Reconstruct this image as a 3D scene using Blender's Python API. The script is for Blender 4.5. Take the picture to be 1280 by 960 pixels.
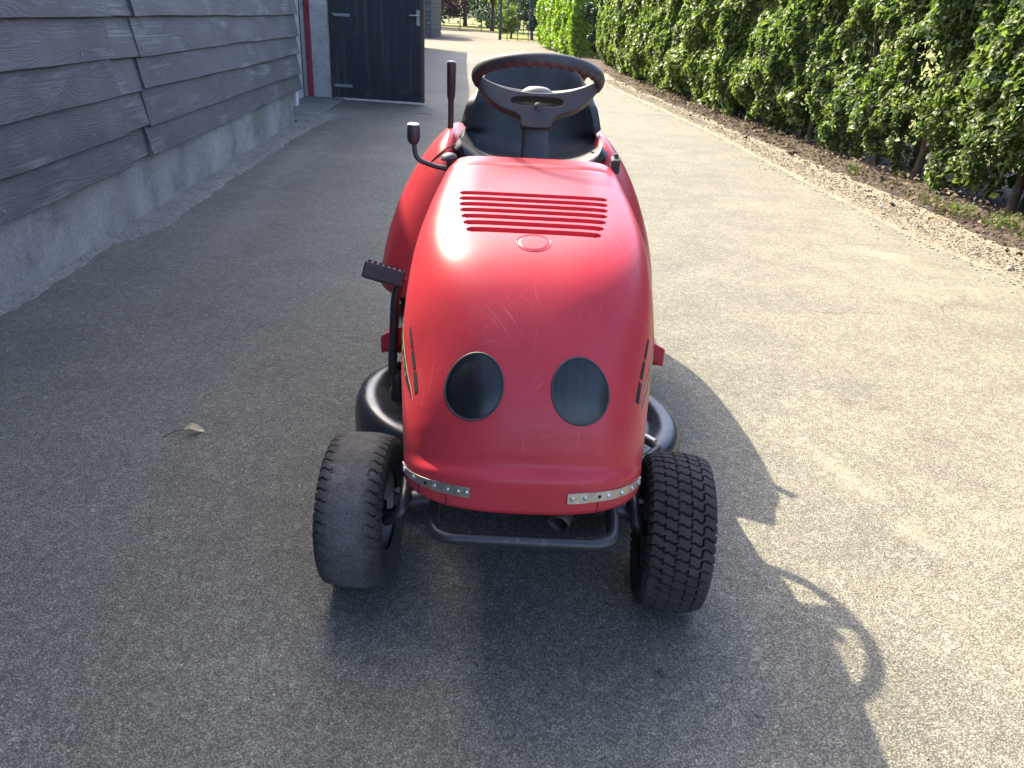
import bpy, bmesh, math, random
import numpy as np
from mathutils import Vector, Matrix

for o in list(bpy.data.objects): bpy.data.objects.remove(o)
SC = bpy.context.scene
COL = SC.collection
R = math.radians
rnd = random.Random(7)
rng = np.random.default_rng(11)

# ------------------------------------------------------------------ camera
FPX, TILT, ROLL, CAMH = 962.0, R(25.6), R(3.0), 1.20
cam = bpy.data.cameras.new('camera'); cam_o = bpy.data.objects.new('camera', cam); COL.objects.link(cam_o)
cam.sensor_width = 36; cam.lens = FPX / 1280 * 36; cam.clip_end = 2000; cam.clip_start = .05
_f = Vector((0, math.cos(TILT), -math.sin(TILT))); _r = Vector((1, 0, 0)); _u = _r.cross(_f)
_R = math.cos(ROLL) * _r + math.sin(ROLL) * _u; _U = -math.sin(ROLL) * _r + math.cos(ROLL) * _u
M = Matrix.Identity(4)
for i in range(3):
    M[i][0] = _R[i]; M[i][1] = _U[i]; M[i][2] = -_f[i]
M[2][3] = CAMH
cam_o.matrix_world = M
SC.camera = cam_o

# ------------------------------------------------------------------ light
SUN = Vector((-.585, .85, 1.0)).normalized()          # towards the sun
elev = math.asin(SUN.z); azim = math.atan2(SUN.x, SUN.y)
world = bpy.data.worlds.new('World'); SC.world = world; world.use_nodes = True
wn = world.node_tree; bg = wn.nodes['Background']
sky = wn.nodes.new('ShaderNodeTexSky'); sky.sky_type = 'NISHITA'; sky.sun_disc = False
sky.sun_elevation = elev; sky.sun_rotation = azim
sky.air_density = .42; sky.dust_density = 2.2; sky.ozone_density = .3
wn.links.new(sky.outputs[0], bg.inputs[0]); bg.inputs[1].default_value = .15
sun = bpy.data.lights.new('sun', 'SUN'); sun.energy = 2.0; sun.angle = R(.55); sun.color = (1, .88, .66)
sun_o = bpy.data.objects.new('sun', sun); COL.objects.link(sun_o)
sun_o.rotation_euler = SUN.to_track_quat('Z', 'Y').to_euler(); sun_o.location = (-12, 16, 20)
vs = SC.view_settings
vs.view_transform = 'Standard'; vs.look = 'None'; vs.gamma = 1; vs.use_curve_mapping = False
vs.exposure = 2.87

# ------------------------------------------------------------------ node materials
class NT:
    def __init__(s, name):
        s.m = bpy.data.materials.new(name); s.m.use_nodes = True
        s.t = s.m.node_tree; s.b = s.t.nodes['Principled BSDF']
        s.co = s.t.nodes.new('ShaderNodeTexCoord')
    def n(s, ty, props=None, **ins):
        k = s.t.nodes.new('ShaderNode' + ty)
        for a, v in (props or {}).items(): setattr(k, a, v)
        for a, v in ins.items():
            a2 = int(a[1:]) if a[0] == 'i' and a[1:].isdigit() else a.replace('_', ' ')
            s.set(k.inputs[a2], v)
        return k
    def set(s, sock, v):
        if isinstance(v, bpy.types.NodeSocket): s.t.links.new(v, sock)
        elif isinstance(v, bpy.types.Node): s.t.links.new(v.outputs[0], sock)
        else:
            if sock.type == 'RGBA' and isinstance(v, tuple) and len(v) == 3: v = v + (1,)
            sock.default_value = v
    def P(s, **k):
        for a, v in k.items(): s.set(s.b.inputs[a.replace('_', ' ')], v)
    def coord(s, kind='Object', scale=(1, 1, 1), rot=(0, 0, 0)):
        return s.n('Mapping', Vector=s.co.outputs[kind], Scale=scale, Rotation=rot).outputs[0]
    def noise(s, vec, scale, detail=4, rough=.55, dist=0):
        return s.n('TexNoise', Vector=vec, Scale=scale, Detail=detail, Roughness=rough, Distortion=dist).outputs[0]
    def ramp(s, fac, *stops):
        k = s.n('ValToRGB', Fac=fac); e = k.color_ramp.elements
        while len(e) < len(stops): e.new(.5)
        for i, (p, c) in enumerate(stops):
            e[i].position = p
            e[i].color = (c, c, c, 1) if not isinstance(c, tuple) else c + (1,)
        return k.outputs[0]
    def mix(s, f, a, b, mode='MIX'):
        k = s.n('MixRGB', {'blend_type': mode}, Fac=f, Color1=a, Color2=b); return k.outputs[0]
    def math(s, op, a, b=0.0):
        k = s.n('Math', {'operation': op}); s.set(k.inputs[0], a); s.set(k.inputs[1], b); return k.outputs[0]
    def bump(s, h, strength=.3, dist=.01, normal=None):
        k = s.n('Bump', Height=h, Strength=strength, Distance=dist)
        if normal is not None: s.set(k.inputs['Normal'], normal)
        return k.outputs[0]

MT = {}
def simple(name, col, rough=.5, metal=0, var=.25, scale=12, bump=0, bscale=200, spec=.5):
    t = NT(name); c = t.coord()
    nz = t.noise(c, scale, 5)
    d = tuple(x * (1 - var) for x in col); l = tuple(min(1, x * (1 + var)) for x in col)
    t.P(Base_Color=t.mix(t.ramp(nz, (.3, 0.), (.7, 1.)), d, l), Metallic=metal,
        Roughness=t.n('MapRange', Value=t.noise(c, scale * 2.3, 4), i3=max(0, rough - .1), i4=min(1, rough + .12)).outputs[0])
    t.b.inputs['Specular IOR Level'].default_value = spec
    if bump: t.P(Normal=t.bump(t.noise(c, bscale, 3), bump, .002))
    MT[name] = t.m; return t.m

# painted red hood with fine scratches and faded patches
def mat_red(name, base, scr=1.0):
    t = NT(name); c = t.coord()
    fade = t.ramp(t.noise(c, 5, 5, .6), (.3, 0.), (.75, 1.))
    col = t.mix(fade, base, tuple(min(1, x * 1.12 + .012) for x in base))
    s = None
    for i, (rz, sc, st) in enumerate(((.5, 26, 14), (-.7, 30, 16), (1.35, 22, 20), (2.3, 34, 13))):
        v = t.n('Mapping', Vector=t.co.outputs['Object'], Rotation=(0.5 * i, .35 * i, rz)).outputs[0]
        wob = t.n('TexNoise', Vector=v, Scale=3.5, Detail=1).outputs[1]
        v = t.n('MixRGB', {'blend_type': 'ADD'}, Fac=.16, Color1=v, Color2=wob).outputs[0]
        v = t.n('Mapping', Vector=v, Scale=(sc * st * .9, sc * .30, sc * .30)).outputs[0]
        l = t.ramp(t.noise(v, 1, 1.5, .5), (.70, 0.), (.715, 1.))
        s = l if s is None else t.math('MAXIMUM', s, l)
    s = t.math('MULTIPLY', s, t.ramp(t.noise(c, 7, 3), (.46, 0.), (.66, .28 * scr)))
    col = t.mix(s, col, (.62, .22, .22))
    dirt = t.ramp(t.noise(c, 60, 6, .7), (.62, 0.), (.78, .35))
    col = t.mix(dirt, col, (.16, .05, .05))
    rg = t.n('MapRange', Value=t.noise(c, 14, 5, .6), i3=.27, i4=.38).outputs[0]
    t.P(Base_Color=col, Roughness=t.math('ADD', rg, t.math('MULTIPLY', s, .25)), Normal=t.bump(t.noise(c, 420, 2), .06, .001,))
    t.b.inputs['Specular IOR Level'].default_value = .24
    MT[name] = t.m
mat_red('hood_red', (.39, .027, .037))
mat_red('body_red', (.36, .024, .034), .6)
simple('black_plastic', (.028, .028, .030), .48, var=.3, scale=20, bump=.25, bscale=700)
simple('grey_plastic', (.028, .029, .030), .55, var=.25, scale=9, bump=.2, bscale=900)
simple('seat_vinyl', (.020, .022, .025), .55, var=.3, scale=7, bump=.35, bscale=500)
simple('cap_beige', (.20, .19, .165), .5, var=.12, scale=10)
simple('black_steel', (.020, .021, .022), .38, var=.4, scale=24)
simple('deck_paint', (.022, .026, .030), .28, var=.4, scale=8)
simple('rod_steel', (.33, .33, .31), .4, 1.0, var=.25, scale=40)
simple('strip_alu', (.46, .45, .42), .45, 1.0, var=.2, scale=60, bump=.1, bscale=300)
simple('rivet_steel', (.55, .55, .55), .35, 1.0)
simple('hole_black', (.006, .006, .006), .8)
simple('rim_paint', (.10, .10, .10), .5, var=.5, scale=15)
simple('brown_grip', (.050, .018, .015), .45, var=.3)
simple('rust_pipe', (.06, .048, .040), .65, .5, var=.5, scale=40)
simple('decal_white', (.55, .47, .40), .5, var=.3, scale=60)
simple('decal_dark', (.02, .025, .02), .35, var=.3)
simple('decal_green', (.12, .24, .04), .4, var=.5, scale=90)
def mat_bumper():
    t = NT('bumper_paint'); c = t.coord()
    chip = t.ramp(t.noise(c, 22, 6, .65), (.60, 0.), (.66, 1.))
    t.P(Base_Color=t.mix(chip, (.022, .024, .026), (.16, .09, .055)), Roughness=t.mix(chip, (.35,) * 3, (.8,) * 3),
        Normal=t.bump(t.noise(c, 150, 4), .25, .002))
    MT['bumper_paint'] = t.m
mat_bumper()
def mat_tyre(name, base, dust, amt):
    t = NT(name); c = t.coord()
    d = t.ramp(t.noise(c, 16, 6, .65), (.38, 0.), (.72, amt))
    sp = t.ramp(t.noise(c, 130, 3, .6), (.60, 0.), (.72, .5))
    col = t.mix(d, base, dust); col = t.mix(sp, col, tuple(x * .5 for x in base))
    t.P(Base_Color=col, Roughness=.82, Normal=t.bump(t.noise(c, 260, 4, .7), .35, .002))
    t.b.inputs['Specular IOR Level'].default_value = .3
    MT[name] = t.m
mat_tyre('rubber', (.024, .022, .0195), (.075, .068, .058), .5)
def mat_worn():
    t = NT('rubber_worn'); c = t.coord(); sx = t.n('SeparateXYZ', Vector=c)
    ax = t.math('ADD', t.math('ABSOLUTE', sx.outputs[0]), t.math('MULTIPLY', t.math('SUBTRACT', t.noise(c, 22, 6, .7), .5), .045))
    rr = t.n('VectorMath', {'operation': 'LENGTH'}, i0=t.n('CombineXYZ', X=0., Y=sx.outputs[1], Z=sx.outputs[2]).outputs[0]).outputs['Value']
    wear = t.math('MULTIPLY', t.ramp(t.n('MapRange', Value=ax, i1=.030, i2=.056).outputs[0], (0., 1.), (1., 0.)), t.ramp(t.n('MapRange', Value=rr, i1=.140, i2=.160).outputs[0], (0., 0.), (1., 1.)))
    g = t.ramp(t.noise(c, 14, 6, .68), (.3, 0.), (.72, 1.))
    v2 = t.n('Mapping', Vector=c, Scale=(60, 400, 400)).outputs[0]
    col = t.mix(g, (.058, .056, .053), (.125, .118, .106)); col = t.mix(1., col, t.ramp(t.noise(c, 170, 3, .7), (.3, .6), (.7, 1.3)), 'MULTIPLY')
    col = t.mix(wear, t.mix(g, (.026, .025, .023), (.055, .05, .045)), col)
    t.P(Base_Color=col, Roughness=.85, Normal=t.bump(t.noise(c, 240, 4, .7), .5, .0025)); t.b.inputs['Specular IOR Level'].default_value = .25
    MT['rubber_worn'] = t.m
mat_worn()
def mat_lens():
    t = NT('lens_glass'); c = t.coord()
    w = t.noise(t.n('Mapping', Vector=c, Scale=(150, 4, 6)).outputs[0], 1, 3, .6)
    g = t.ramp(t.noise(c, 9, 4), (.35, 0.), (.7, 1.))
    t.P(Base_Color=t.mix(t.math('MULTIPLY', w, g), (.005, .006, .007), (.034, .037, .038)), Roughness=.30, Normal=t.bump(w, .14, .002))
    t.P(Coat_Weight=.12, Coat_Roughness=.2)
    t.b.inputs['Specular IOR Level'].default_value = .3
    MT['lens_glass'] = t.m
mat_lens()

# asphalt: crushed-stone surface, dusty streaks, cracks, oil drips
def mat_asphalt():
    t = NT('asphalt'); c = t.coord()
    wob = t.n('TexNoise', Vector=c, Scale=40, Detail=2).outputs[1]
    cw = t.n('MixRGB', {'blend_type': 'ADD'}, Fac=.003, Color1=c, Color2=wob).outputs[0]
    vo = t.n('TexVoronoi', Vector=cw, Scale=240, Randomness=1.0)
    cell = t.n('SeparateColor', Color=vo.outputs['Color']).outputs[0]
    vo2 = t.n('TexVoronoi', Vector=cw, Scale=70, Randomness=1.0)
    cell2 = t.n('SeparateColor', Color=vo2.outputs['Color']).outputs[1]
    big = t.noise(c, .55, 5, .6); mid = t.noise(c, 3.2, 6, .65); fine = t.noise(c, 30, 5, .7)
    base = t.mix(t.ramp(big, (.35, 0.), (.68, 1.)), (.158, .160, .132), (.210, .208, .168))
    sx = t.n('SeparateXYZ', Vector=c)
    # sandy dust trodden over the strip along the hedge
    dx = t.math('ADD', sx.outputs[0], t.math('MULTIPLY', mid, .8))
    dust = t.math('MULTIPLY', t.ramp(t.n('MapRange', Value=dx, i1=.5, i2=2.0).outputs[0], (0., 0.), (1., 1.)), t.ramp(mid, (.25, .35), (.7, 1.)))
    dust = t.math('MULTIPLY', dust, t.ramp(t.n('MapRange', Value=sx.outputs[1], i1=1.5, i2=8.).outputs[0], (0., 1.), (1., .35)))
    base = t.mix(t.math('MULTIPLY', dust, .62), base, (.32, .275, .195))
    st = t.ramp(cell, (0., .70), (.55, .98), (.92, 1.12), (1., 1.5))
    st2 = t.ramp(cell2, (0., .86), (.8, 1.03), (1., 1.25))
    col = t.mix(1., base, st, 'MULTIPLY'); col = t.mix(1., col, st2, 'MULTIPLY')
    col = t.mix(1., col, t.ramp(fine, (.25, .82), (.75, 1.16)), 'MULTIPLY')
    col = t.mix(1., col, t.ramp(mid, (.25, .82), (.75, 1.12)), 'MULTIPLY')
    gap = t.ramp(vo.outputs['Distance'], (.40, 0.), (.62, 1.))
    col = t.mix(t.math('MULTIPLY', gap, .62), col, (.032, .031, .027))
    # pale streaks and sand patches with a shape of their own
    def spot(x, y, rx, ry, rot, soft, edge):
        v = t.n('Mapping', {'vector_type': 'TEXTURE'}, Vector=c, Location=(x, y, 0), Rotation=(0, 0, rot), Scale=(rx, ry, 1000)).outputs[0]
        d = t.n('VectorMath', {'operation': 'LENGTH'}, i0=v).outputs['Value']
        d = t.math('ADD', d, sn)
        return t.ramp(d, (1 - soft, 1.), (1., 0.))
    sfine = t.ramp(t.noise(c, 55, 5, .75), (.40, .15), (.60, 1.))
    sn = t.math('MULTIPLY', t.math('SUBTRACT', t.noise(c, 7, 6, .75), .5), 3.2)
    for (x, y, rx, ry, ro, a, cc) in SPOTS:
        col = t.mix(t.math('MULTIPLY', spot(x, y, rx, ry, ro, .75, 1.3), t.math('MULTIPLY', sfine, a)), col, cc)
    # hair cracks
    cv = t.n('MixRGB', {'blend_type': 'ADD'}, Fac=.35, Color1=c, Color2=t.n('TexNoise', Vector=c, Scale=2.2, Detail=5).outputs[1]).outputs[0]
    cr = t.n('TexVoronoi', {'feature': 'DISTANCE_TO_EDGE'}, Vector=cv, Scale=.75).outputs['Distance']
    crm = t.math('MULTIPLY', t.ramp(cr, (.0, 1.), (.006, 0.)), t.ramp(t.noise(c, .8, 2), (.5, 0.), (.6, .8)))
    crm = t.math('MULTIPLY', crm, t.ramp(t.n('MapRange', Value=sx.outputs[0], i1=.2, i2=1.).outputs[0], (0., .0), (1., .8)))
    col = t.mix(crm, col, (.03, .028, .025))
    h = t.math('SUBTRACT', t.math('ADD', t.math('MULTIPLY', cell, .35), t.math('MULTIPLY', fine, .35)), t.math('MULTIPLY', vo.outputs['Distance'], 1.0))
    h = t.math('SUBTRACT', h, t.math('MULTIPLY', crm, 1.5))
    t.P(Base_Color=col, Roughness=.82, Normal=t.bump(h, .55, .003))
    t.b.inputs['Specular IOR Level'].default_value = .2
    MT['asphalt'] = t.m
SAND = (.36, .31, .22); OIL = (.022, .021, .02); DAMP = (.06, .05, .042)
SPOTS = [(1.00, 2.05, .05, .28, .38, .35, SAND), (1.28, 1.90, .03, .25, .35, .22, SAND), (1.10, 1.72, .05, .12, .3, .35, SAND),
         (2.25, 4.55, .12, .42, .95, .5, SAND), (2.42, 4.42, .10, .22, .95, .75, DAMP), (1.22, 2.50, .05, .05, 0, .7, DAMP), (1.32, 2.46, .05, .03, .4, .6, DAMP),
         (.50, 1.07, .034, .030, 0, 1., OIL), (.33, 1.17, .016, .016, 0, .8, OIL), (.26, 1.22, .012, .014, 0, .7, OIL),
         (-1.70, 4.7, .22, 1.3, .1, .5, (.20, .19, .17)), (-1.95, 6.9, .25, 1.7, .07, .6, (.24, .23, .20)), (-2.45, 9.9, .5, .8, 0, .6, (.27, .26, .23)), (-2.2, 10.7, .35, .35, 0, .35, (.16, .09, .05))]
mat_asphalt()
def mat_ground(name, c1, c2, scale, bump=.6, bs=60, rough=.95, dist=.02):
    t = NT(name); c = t.coord()
    col = t.mix(t.ramp(t.noise(c, scale, 7, .7), (.32, 0.), (.68, 1.)), c1, c2)
    col = t.mix(1., col, t.ramp(t.noise(c, scale * 14, 4, .7), (.3, .6), (.7, 1.35)), 'MULTIPLY')
    t.P(Base_Color=col, Roughness=rough, Normal=t.bump(t.noise(c, bs, 6, .7), bump, dist))
    t.b.inputs['Specular IOR Level'].default_value = .2
    MT[name] = t.m
mat_ground('meadow', (.085, .11, .02), (.20, .19, .05), .8)
mat_ground('soil', (.040, .031, .023), (.105, .082, .058), 4, .9, 40)
mat_ground('verge_gravel', (.20, .175, .13), (.32, .28, .205), 5, .9, 90)
mat_ground('sand_path', (.11, .095, .068), (.165, .142, .10), 1.2, .4, 50)
mat_ground('concrete_apron', (.145, .142, .125), (.225, .218, .19), 3, .7, 60, dist=.01)
def mat_islands(name, stops, rough=.6, trans=0, spec=.4):
    t = NT(name); g = t.n('NewGeometry')
    col = t.ramp(g.outputs['Random Per Island'], *stops)
    t.P(Base_Color=col, Roughness=rough); t.b.inputs['Specular IOR Level'].default_value = spec
    if trans:
        tr = t.n('BsdfTranslucent', Color=t.mix(1., col, (1.6, 1.9, .7), 'MULTIPLY'))
        mx = t.n('MixShader', i0=trans); t.set(mx.inputs[1], t.b.outputs[0]); t.set(mx.inputs[2], tr.outputs[0])
        t.t.links.new(mx.outputs[0], t.t.nodes['Material Output'].inputs[0])
    MT[name] = t.m
mat_islands('hedge_leaf', ((0., (.040, .066, .026)), (.35, (.074, .112, .040)), (.7, (.112, .156, .056)), (1., (.21, .235, .105))), .5, .32, .36)
mat_islands('young_leaf', ((0., (.07, .12, .018)), (.6, (.13, .19, .03)), (1., (.20, .25, .045))), .5, .35)
mat_islands('dark_leaf', ((0., (.012, .026, .012)), (.6, (.025, .048, .020)), (1., (.045, .075, .028))), .5, .15)
mat_islands('purple_leaf', ((0., (.030, .014, .018)), (1., (.09, .035, .04))), .5, .2)
mat_islands('stone_chip', ((0., (.10, .09, .075)), (.4, (.24, .21, .16)), (.8, (.36, .32, .25)), (1., (.52, .48, .40))), .85, 0, .3)
mat_islands('dry_leaf', ((0., (.035, .023, .015)), (.5, (.085, .058, .036)), (1., (.17, .12, .075))), .75, .1, .3)
mat_islands('grass_blade', ((0., (.06, .10, .02)), (1., (.15, .19, .05))), .55, .25)
simple('bark', (.075, .058, .042), .9, var=.4, scale=25, bump=.8, bscale=60)
simple('green_stem', (.10, .12, .05), .7)

# weathered dark boards
def mat_board():
    t = NT('weathered_board'); c = t.co.outputs['Object']
    oi = t.n('ObjectInfo').outputs['Random']
    off = t.n('CombineXYZ', X=t.math('MULTIPLY', oi, 37.0), Y=t.math('MULTIPLY', oi, 91.0), Z=t.math('MULTIPLY', oi, 17.0)).outputs[0]
    v = t.n('VectorMath', {'operation': 'ADD'}, i0=c, i1=off).outputs[0]
    wob = t.n('TexNoise', Vector=t.n('Mapping', Vector=v, Scale=(2.2, .8, 4.5)).outputs[0], Scale=1.0, Detail=2).outputs[1]
    gv = t.n('MixRGB', {'blend_type': 'ADD'}, Fac=.22, Color1=v, Color2=wob).outputs[0]
    ring = t.n('TexWave', {'wave_type': 'RINGS', 'rings_direction': 'Y'}, Vector=t.n('Mapping', Vector=gv, Scale=(1, .16, 1)).outputs[0], Scale=46, Distortion=3.0, Detail=3, i4=2.0).outputs[0]
    fib = t.noise(t.n('Mapping', Vector=v, Scale=(60, 2.2, 90)).outputs[0], 1, 4, .65)
    wear = t.noise(t.n('Mapping', Vector=v, Scale=(2, 1.4, 6)).outputs[0], 1, 5, .6)
    wm = t.ramp(wear, (.52, 0.), (.66, 1.))
    grain = t.ramp(t.math('ADD', t.math('MULTIPLY', ring, .55), t.math('MULTIPLY', fib, .5)), (.42, 0.), (.78, 1.))
    base = t.mix(t.ramp(t.noise(v, 2.2, 5, .6), (.3, 0.), (.7, 1.)), (.026, .027, .029), (.058, .060, .062))
    col = t.mix(t.math('MULTIPLY', grain, t.ramp(t.noise(v, 1.3, 3), (.45, .05), (.70, .40))), base, (.095, .098, .100))
    col = t.mix(t.math('MULTIPLY', wm, t.ramp(fib, (.35, 0.), (.6, .85))), col, (.20, .20, .195))
    knot = t.n('TexVoronoi', Vector=t.n('Mapping', Vector=v, Scale=(1, 1.1, 2.6)).outputs[0], Scale=1.1)
    km = t.ramp(knot.outputs['Distance'], (.03, 1.), (.075, 0.))
    col = t.mix(t.math('MULTIPLY', km, .6), col, (.018, .018, .02))
    h = t.math('ADD', t.math('MULTIPLY', ring, .35), t.math('MULTIPLY', fib, .9))
    t.P(Base_Color=col, Roughness=t.ramp(wear, (.3, .55), (.7, .8)), Normal=t.bump(h, .5, .003))
    MT['weathered_board'] = t.m
mat_board()
def mat_conc(name, a, b, stain, moss=(.10, .11, .08)):
    t = NT(name); c = t.coord()
    col = t.mix(t.ramp(t.noise(c, 1.6, 6, .6), (.3, 0.), (.7, 1.)), a, b)
    sv = t.n('Mapping', Vector=c, Scale=(1.2, 1.2, 1.3)).outputs[0]
    col = t.mix(t.ramp(t.noise(sv, 2.3, 7, .68), (.50, 0.), (.70, .6)), col, stain)
    col = t.mix(t.ramp(t.noise(c, 1.1, 5, .6), (.52, 0.), (.7, .6)), col, moss)
    col = t.mix(1., col, t.ramp(t.noise(c, 45, 5, .7), (.3, .75), (.7, 1.2)), 'MULTIPLY')
    t.P(Base_Color=col, Roughness=.9, Normal=t.bump(t.math('ADD', t.noise(c, 9, 5), t.noise(c, 90, 4)), .6, .008))
    t.b.inputs['Specular IOR Level'].default_value = .25
    MT[name] = t.m
mat_conc('concrete', (.20, .197, .18), (.36, .35, .32), (.10, .098, .09), (.13, .135, .10))
mat_conc('pillar_plaster', (.34, .33, .31), (.46, .45, .42), (.20, .195, .18), (.28, .28, .25))
def mat_door():
    t = NT('door_paint'); c = t.coord()
    v = t.n('Mapping', Vector=c, Scale=(16, 16, .9)).outputs[0]
    w = t.ramp(t.noise(v, 1, 6, .65), (.5, 0.), (.75, .8))
    col = t.mix(w, (.014, .019, .026), (.070, .068, .064))
    col = t.mix(t.ramp(t.noise(c, 3, 6, .65), (.6, 0.), (.72, .5)), col, (.09, .075, .06))
    t.P(Base_Color=col, Roughness=.5, Normal=t.bump(t.noise(v, 2, 4), .3, .004)); MT['door_paint'] = t.m
mat_door()
simple('red_post', (.20, .022, .035), .6, var=.4, scale=8)
simple('white_trim', (.52, .52, .50), .6, var=.25, scale=9)
simple('dark_trim', (.02, .02, .022), .6)
simple('hinge_grey', (.24, .25, .25), .5, .3, var=.3, scale=40)
simple('steel_plate', (.5, .5, .5), .35, .9)
simple('roof_tile', (.16, .07, .045), .85, var=.35, scale=6)
simple('fence_metal', (.05, .055, .055), .5, .4)
simple('white_thing', (.7, .7, .68), .6, var=.1)

# ------------------------------------------------------------------ mesh helpers
def link(name, me, mat=None, parent=None, **props):
    o = bpy.data.objects.new(name, me); COL.objects.link(o)
    if mat is not None:
        for m in (mat if isinstance(mat, (list, tuple)) else [mat]): me.materials.append(MT[m])
    if parent is not None: o.parent = parent
    for k, v in props.items(): o[k] = v
    return o
def pyd(name, verts, faces, mat=None, parent=None, smooth=False, **props):
    me = bpy.data.meshes.new(name); me.from_pydata([tuple(v) for v in verts], [], faces); me.validate()
    bm = bmesh.new(); bm.from_mesh(me); bmesh.ops.recalc_face_normals(bm, faces=bm.faces); bm.to_mesh(me); bm.free()
    if smooth: me.polygons.foreach_set('use_smooth', [True] * len(me.polygons))
    return link(name, me, mat, parent, **props)
def bmo(name, bm, mat=None, parent=None, smooth=False, angle=None, **props):
    bmesh.ops.recalc_face_normals(bm, faces=bm.faces)
    me = bpy.data.meshes.new(name); bm.to_mesh(me); bm.free()
    if smooth:
        me.polygons.foreach_set('use_smooth', [True] * len(me.polygons))
        if angle: me.set_sharp_from_angle(angle=R(angle))
    return link(name, me, mat, parent, **props)
def add_box(bm, c, size, rot=None, bevel=0):
    r = bmesh.ops.create_cube(bm, size=1); vs_ = r['verts']
    m = Matrix.Translation(c) @ (rot.to_4x4() if rot is not None else Matrix.Identity(4)) @ Matrix.Diagonal((*size, 1))
    bmesh.ops.transform(bm, matrix=m, verts=vs_)
    if bevel:
        es = list({e for v in vs_ for e in v.link_edges})
        bmesh.ops.bevel(bm, geom=es, offset=bevel, segments=2, affect='EDGES', profile=.5)
def box(name, c, size, mat, parent=None, rot=None, bevel=.004, **p):
    bm = bmesh.new(); add_box(bm, c, size, rot, bevel); return bmo(name, bm, mat, parent, **p)
def smooth_path(pts, n=6):
    pts = [Vector(p) for p in pts]; out = []
    for i in range(len(pts) - 1):
        p0 = pts[max(i - 1, 0)]; p1 = pts[i]; p2 = pts[i + 1]; p3 = pts[min(i + 2, len(pts) - 1)]
        for k in range(n):
            t = k / n
            out.append(.5 * ((2 * p1) + (p2 - p0) * t + (2 * p0 - 5 * p1 + 4 * p2 - p3) * t * t + (3 * p1 - p0 - 3 * p2 + p3) * t ** 3))
    out.append(pts[-1]); return out
def round_path(pts, rad, n=6):
    pts = [Vector(p) for p in pts]; out = [pts[0]]
    for a, b, c in zip(pts, pts[1:], pts[2:]):
        d1 = (a - b).normalized(); d2 = (c - b).normalized()
        l = min(rad, (a - b).length * .49, (c - b).length * .49)
        s, e = b + d1 * l, b + d2 * l
        for k in range(n + 1):
            t = k / n; out.append((1 - t) ** 2 * s + 2 * t * (1 - t) * b + t * t * e)
    out.append(pts[-1]); return out
def add_tube(bm, pts, rad, seg=12, cap=True):
    pts = [Vector(p) for p in pts]; rings = []; up = None
    for i, p in enumerate(pts):
        d = (pts[min(i + 1, len(pts) - 1)] - pts[max(i - 1, 0)]).normalized()
        if up is None: up = d.orthogonal().normalized()
        up = (up - d * up.dot(d)).normalized(); sd = d.cross(up)
        r = rad[i] if isinstance(rad, (list, tuple)) else rad
        rings.append([bm.verts.new(p + r * (math.cos(2 * math.pi * k / seg) * up + math.sin(2 * math.pi * k / seg) * sd)) for k in range(seg)])
    for a, b in zip(rings, rings[1:]):
        for k in range(seg): bm.faces.new((a[k], a[(k + 1) % seg], b[(k + 1) % seg], b[k]))
    if cap: bm.faces.new(rings[0]); bm.faces.new(rings[-1])
def tube(name, pts, rad, mat, parent=None, seg=14, **p):
    bm = bmesh.new(); add_tube(bm, pts, rad, seg); return bmo(name, bm, mat, parent, True, 50, **p)
def add_lathe(bm, prof, axis_o, axis_d, seg=32, cap=True):
    d = Vector(axis_d).normalized(); u = d.orthogonal().normalized(); w = d.cross(u); o = Vector(axis_o); rings = []
    for r, h in prof:
        rings.append([bm.verts.new(o + d * h + r * (math.cos(2 * math.pi * k / seg) * u + math.sin(2 * math.pi * k / seg) * w)) for k in range(seg)])
    for a, b in zip(rings, rings[1:]):
        for k in range(seg): bm.faces.new((a[k], a[(k + 1) % seg], b[(k + 1) % seg], b[k]))
    if cap: bm.faces.new(rings[0]); bm.faces.new(rings[-1])
def lathe(name, prof, o, d, mat, parent=None, seg=32, angle=40, **p):
    bm = bmesh.new(); add_lathe(bm, prof, o, d, seg); return bmo(name, bm, mat, parent, True, angle, **p)
def grid_faces(n, m, wrap=False):
    F = []
    for i in range(n - 1):
        for j in range(m - 1 if not wrap else m):
            F.append((i * m + j, i * m + (j + 1) % m, (i + 1) * m + (j + 1) % m, (i + 1) * m + j))
    return F
def empty(name, loc=(0, 0, 0), rz=0, **props):
    o = bpy.data.objects.new(name, None); COL.objects.link(o); o.location = loc; o.rotation_euler = (0, 0, rz); o.empty_display_size = .1
    for k, v in props.items(): o[k] = v
    return o
def lerp(x, xs, ys): return float(np.interp(x, xs, ys))
def leaf_cloud(name, C, N, size, mat, parent=None, aspect=.62, fold=.25, **props):
    """C centres (k,3), N facing normals (k,3), size (k,) -> one mesh of folded pointed leaves (4 triangles each)"""
    k = len(C); N = N / (np.linalg.norm(N, axis=1, keepdims=True) + 1e-9)
    A = rng.normal(size=(k, 3)); A[:, 2] -= .35; T = A - N * (A * N).sum(1, keepdims=True); T /= np.linalg.norm(T, axis=1, keepdims=True) + 1e-9
    B = np.cross(N, T); s = size[:, None]
    h = .5 * s; w = .5 * s * aspect
    base = C - T * h; tip = C + T * h - N * s * .08
    l1 = C - T * h * .25 - B * w + N * s * fold * .5; r1 = C - T * h * .25 + B * w + N * s * fold * .5
    m = C + T * h * .1
    V = np.stack([base, l1, tip, r1, m], 1).reshape(-1, 3).astype(np.float32)
    idx = (np.arange(k) * 5)[:, None]
    F = np.concatenate([idx + np.array([[0, 4, 1]]), idx + np.array([[1, 4, 2]]), idx + np.array([[0, 3, 4]]), idx + np.array([[4, 3, 2]])], 1).reshape(-1, 3).astype(np.int32)
    return tri_mesh(name, V, F, mat, parent, **props)
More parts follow.
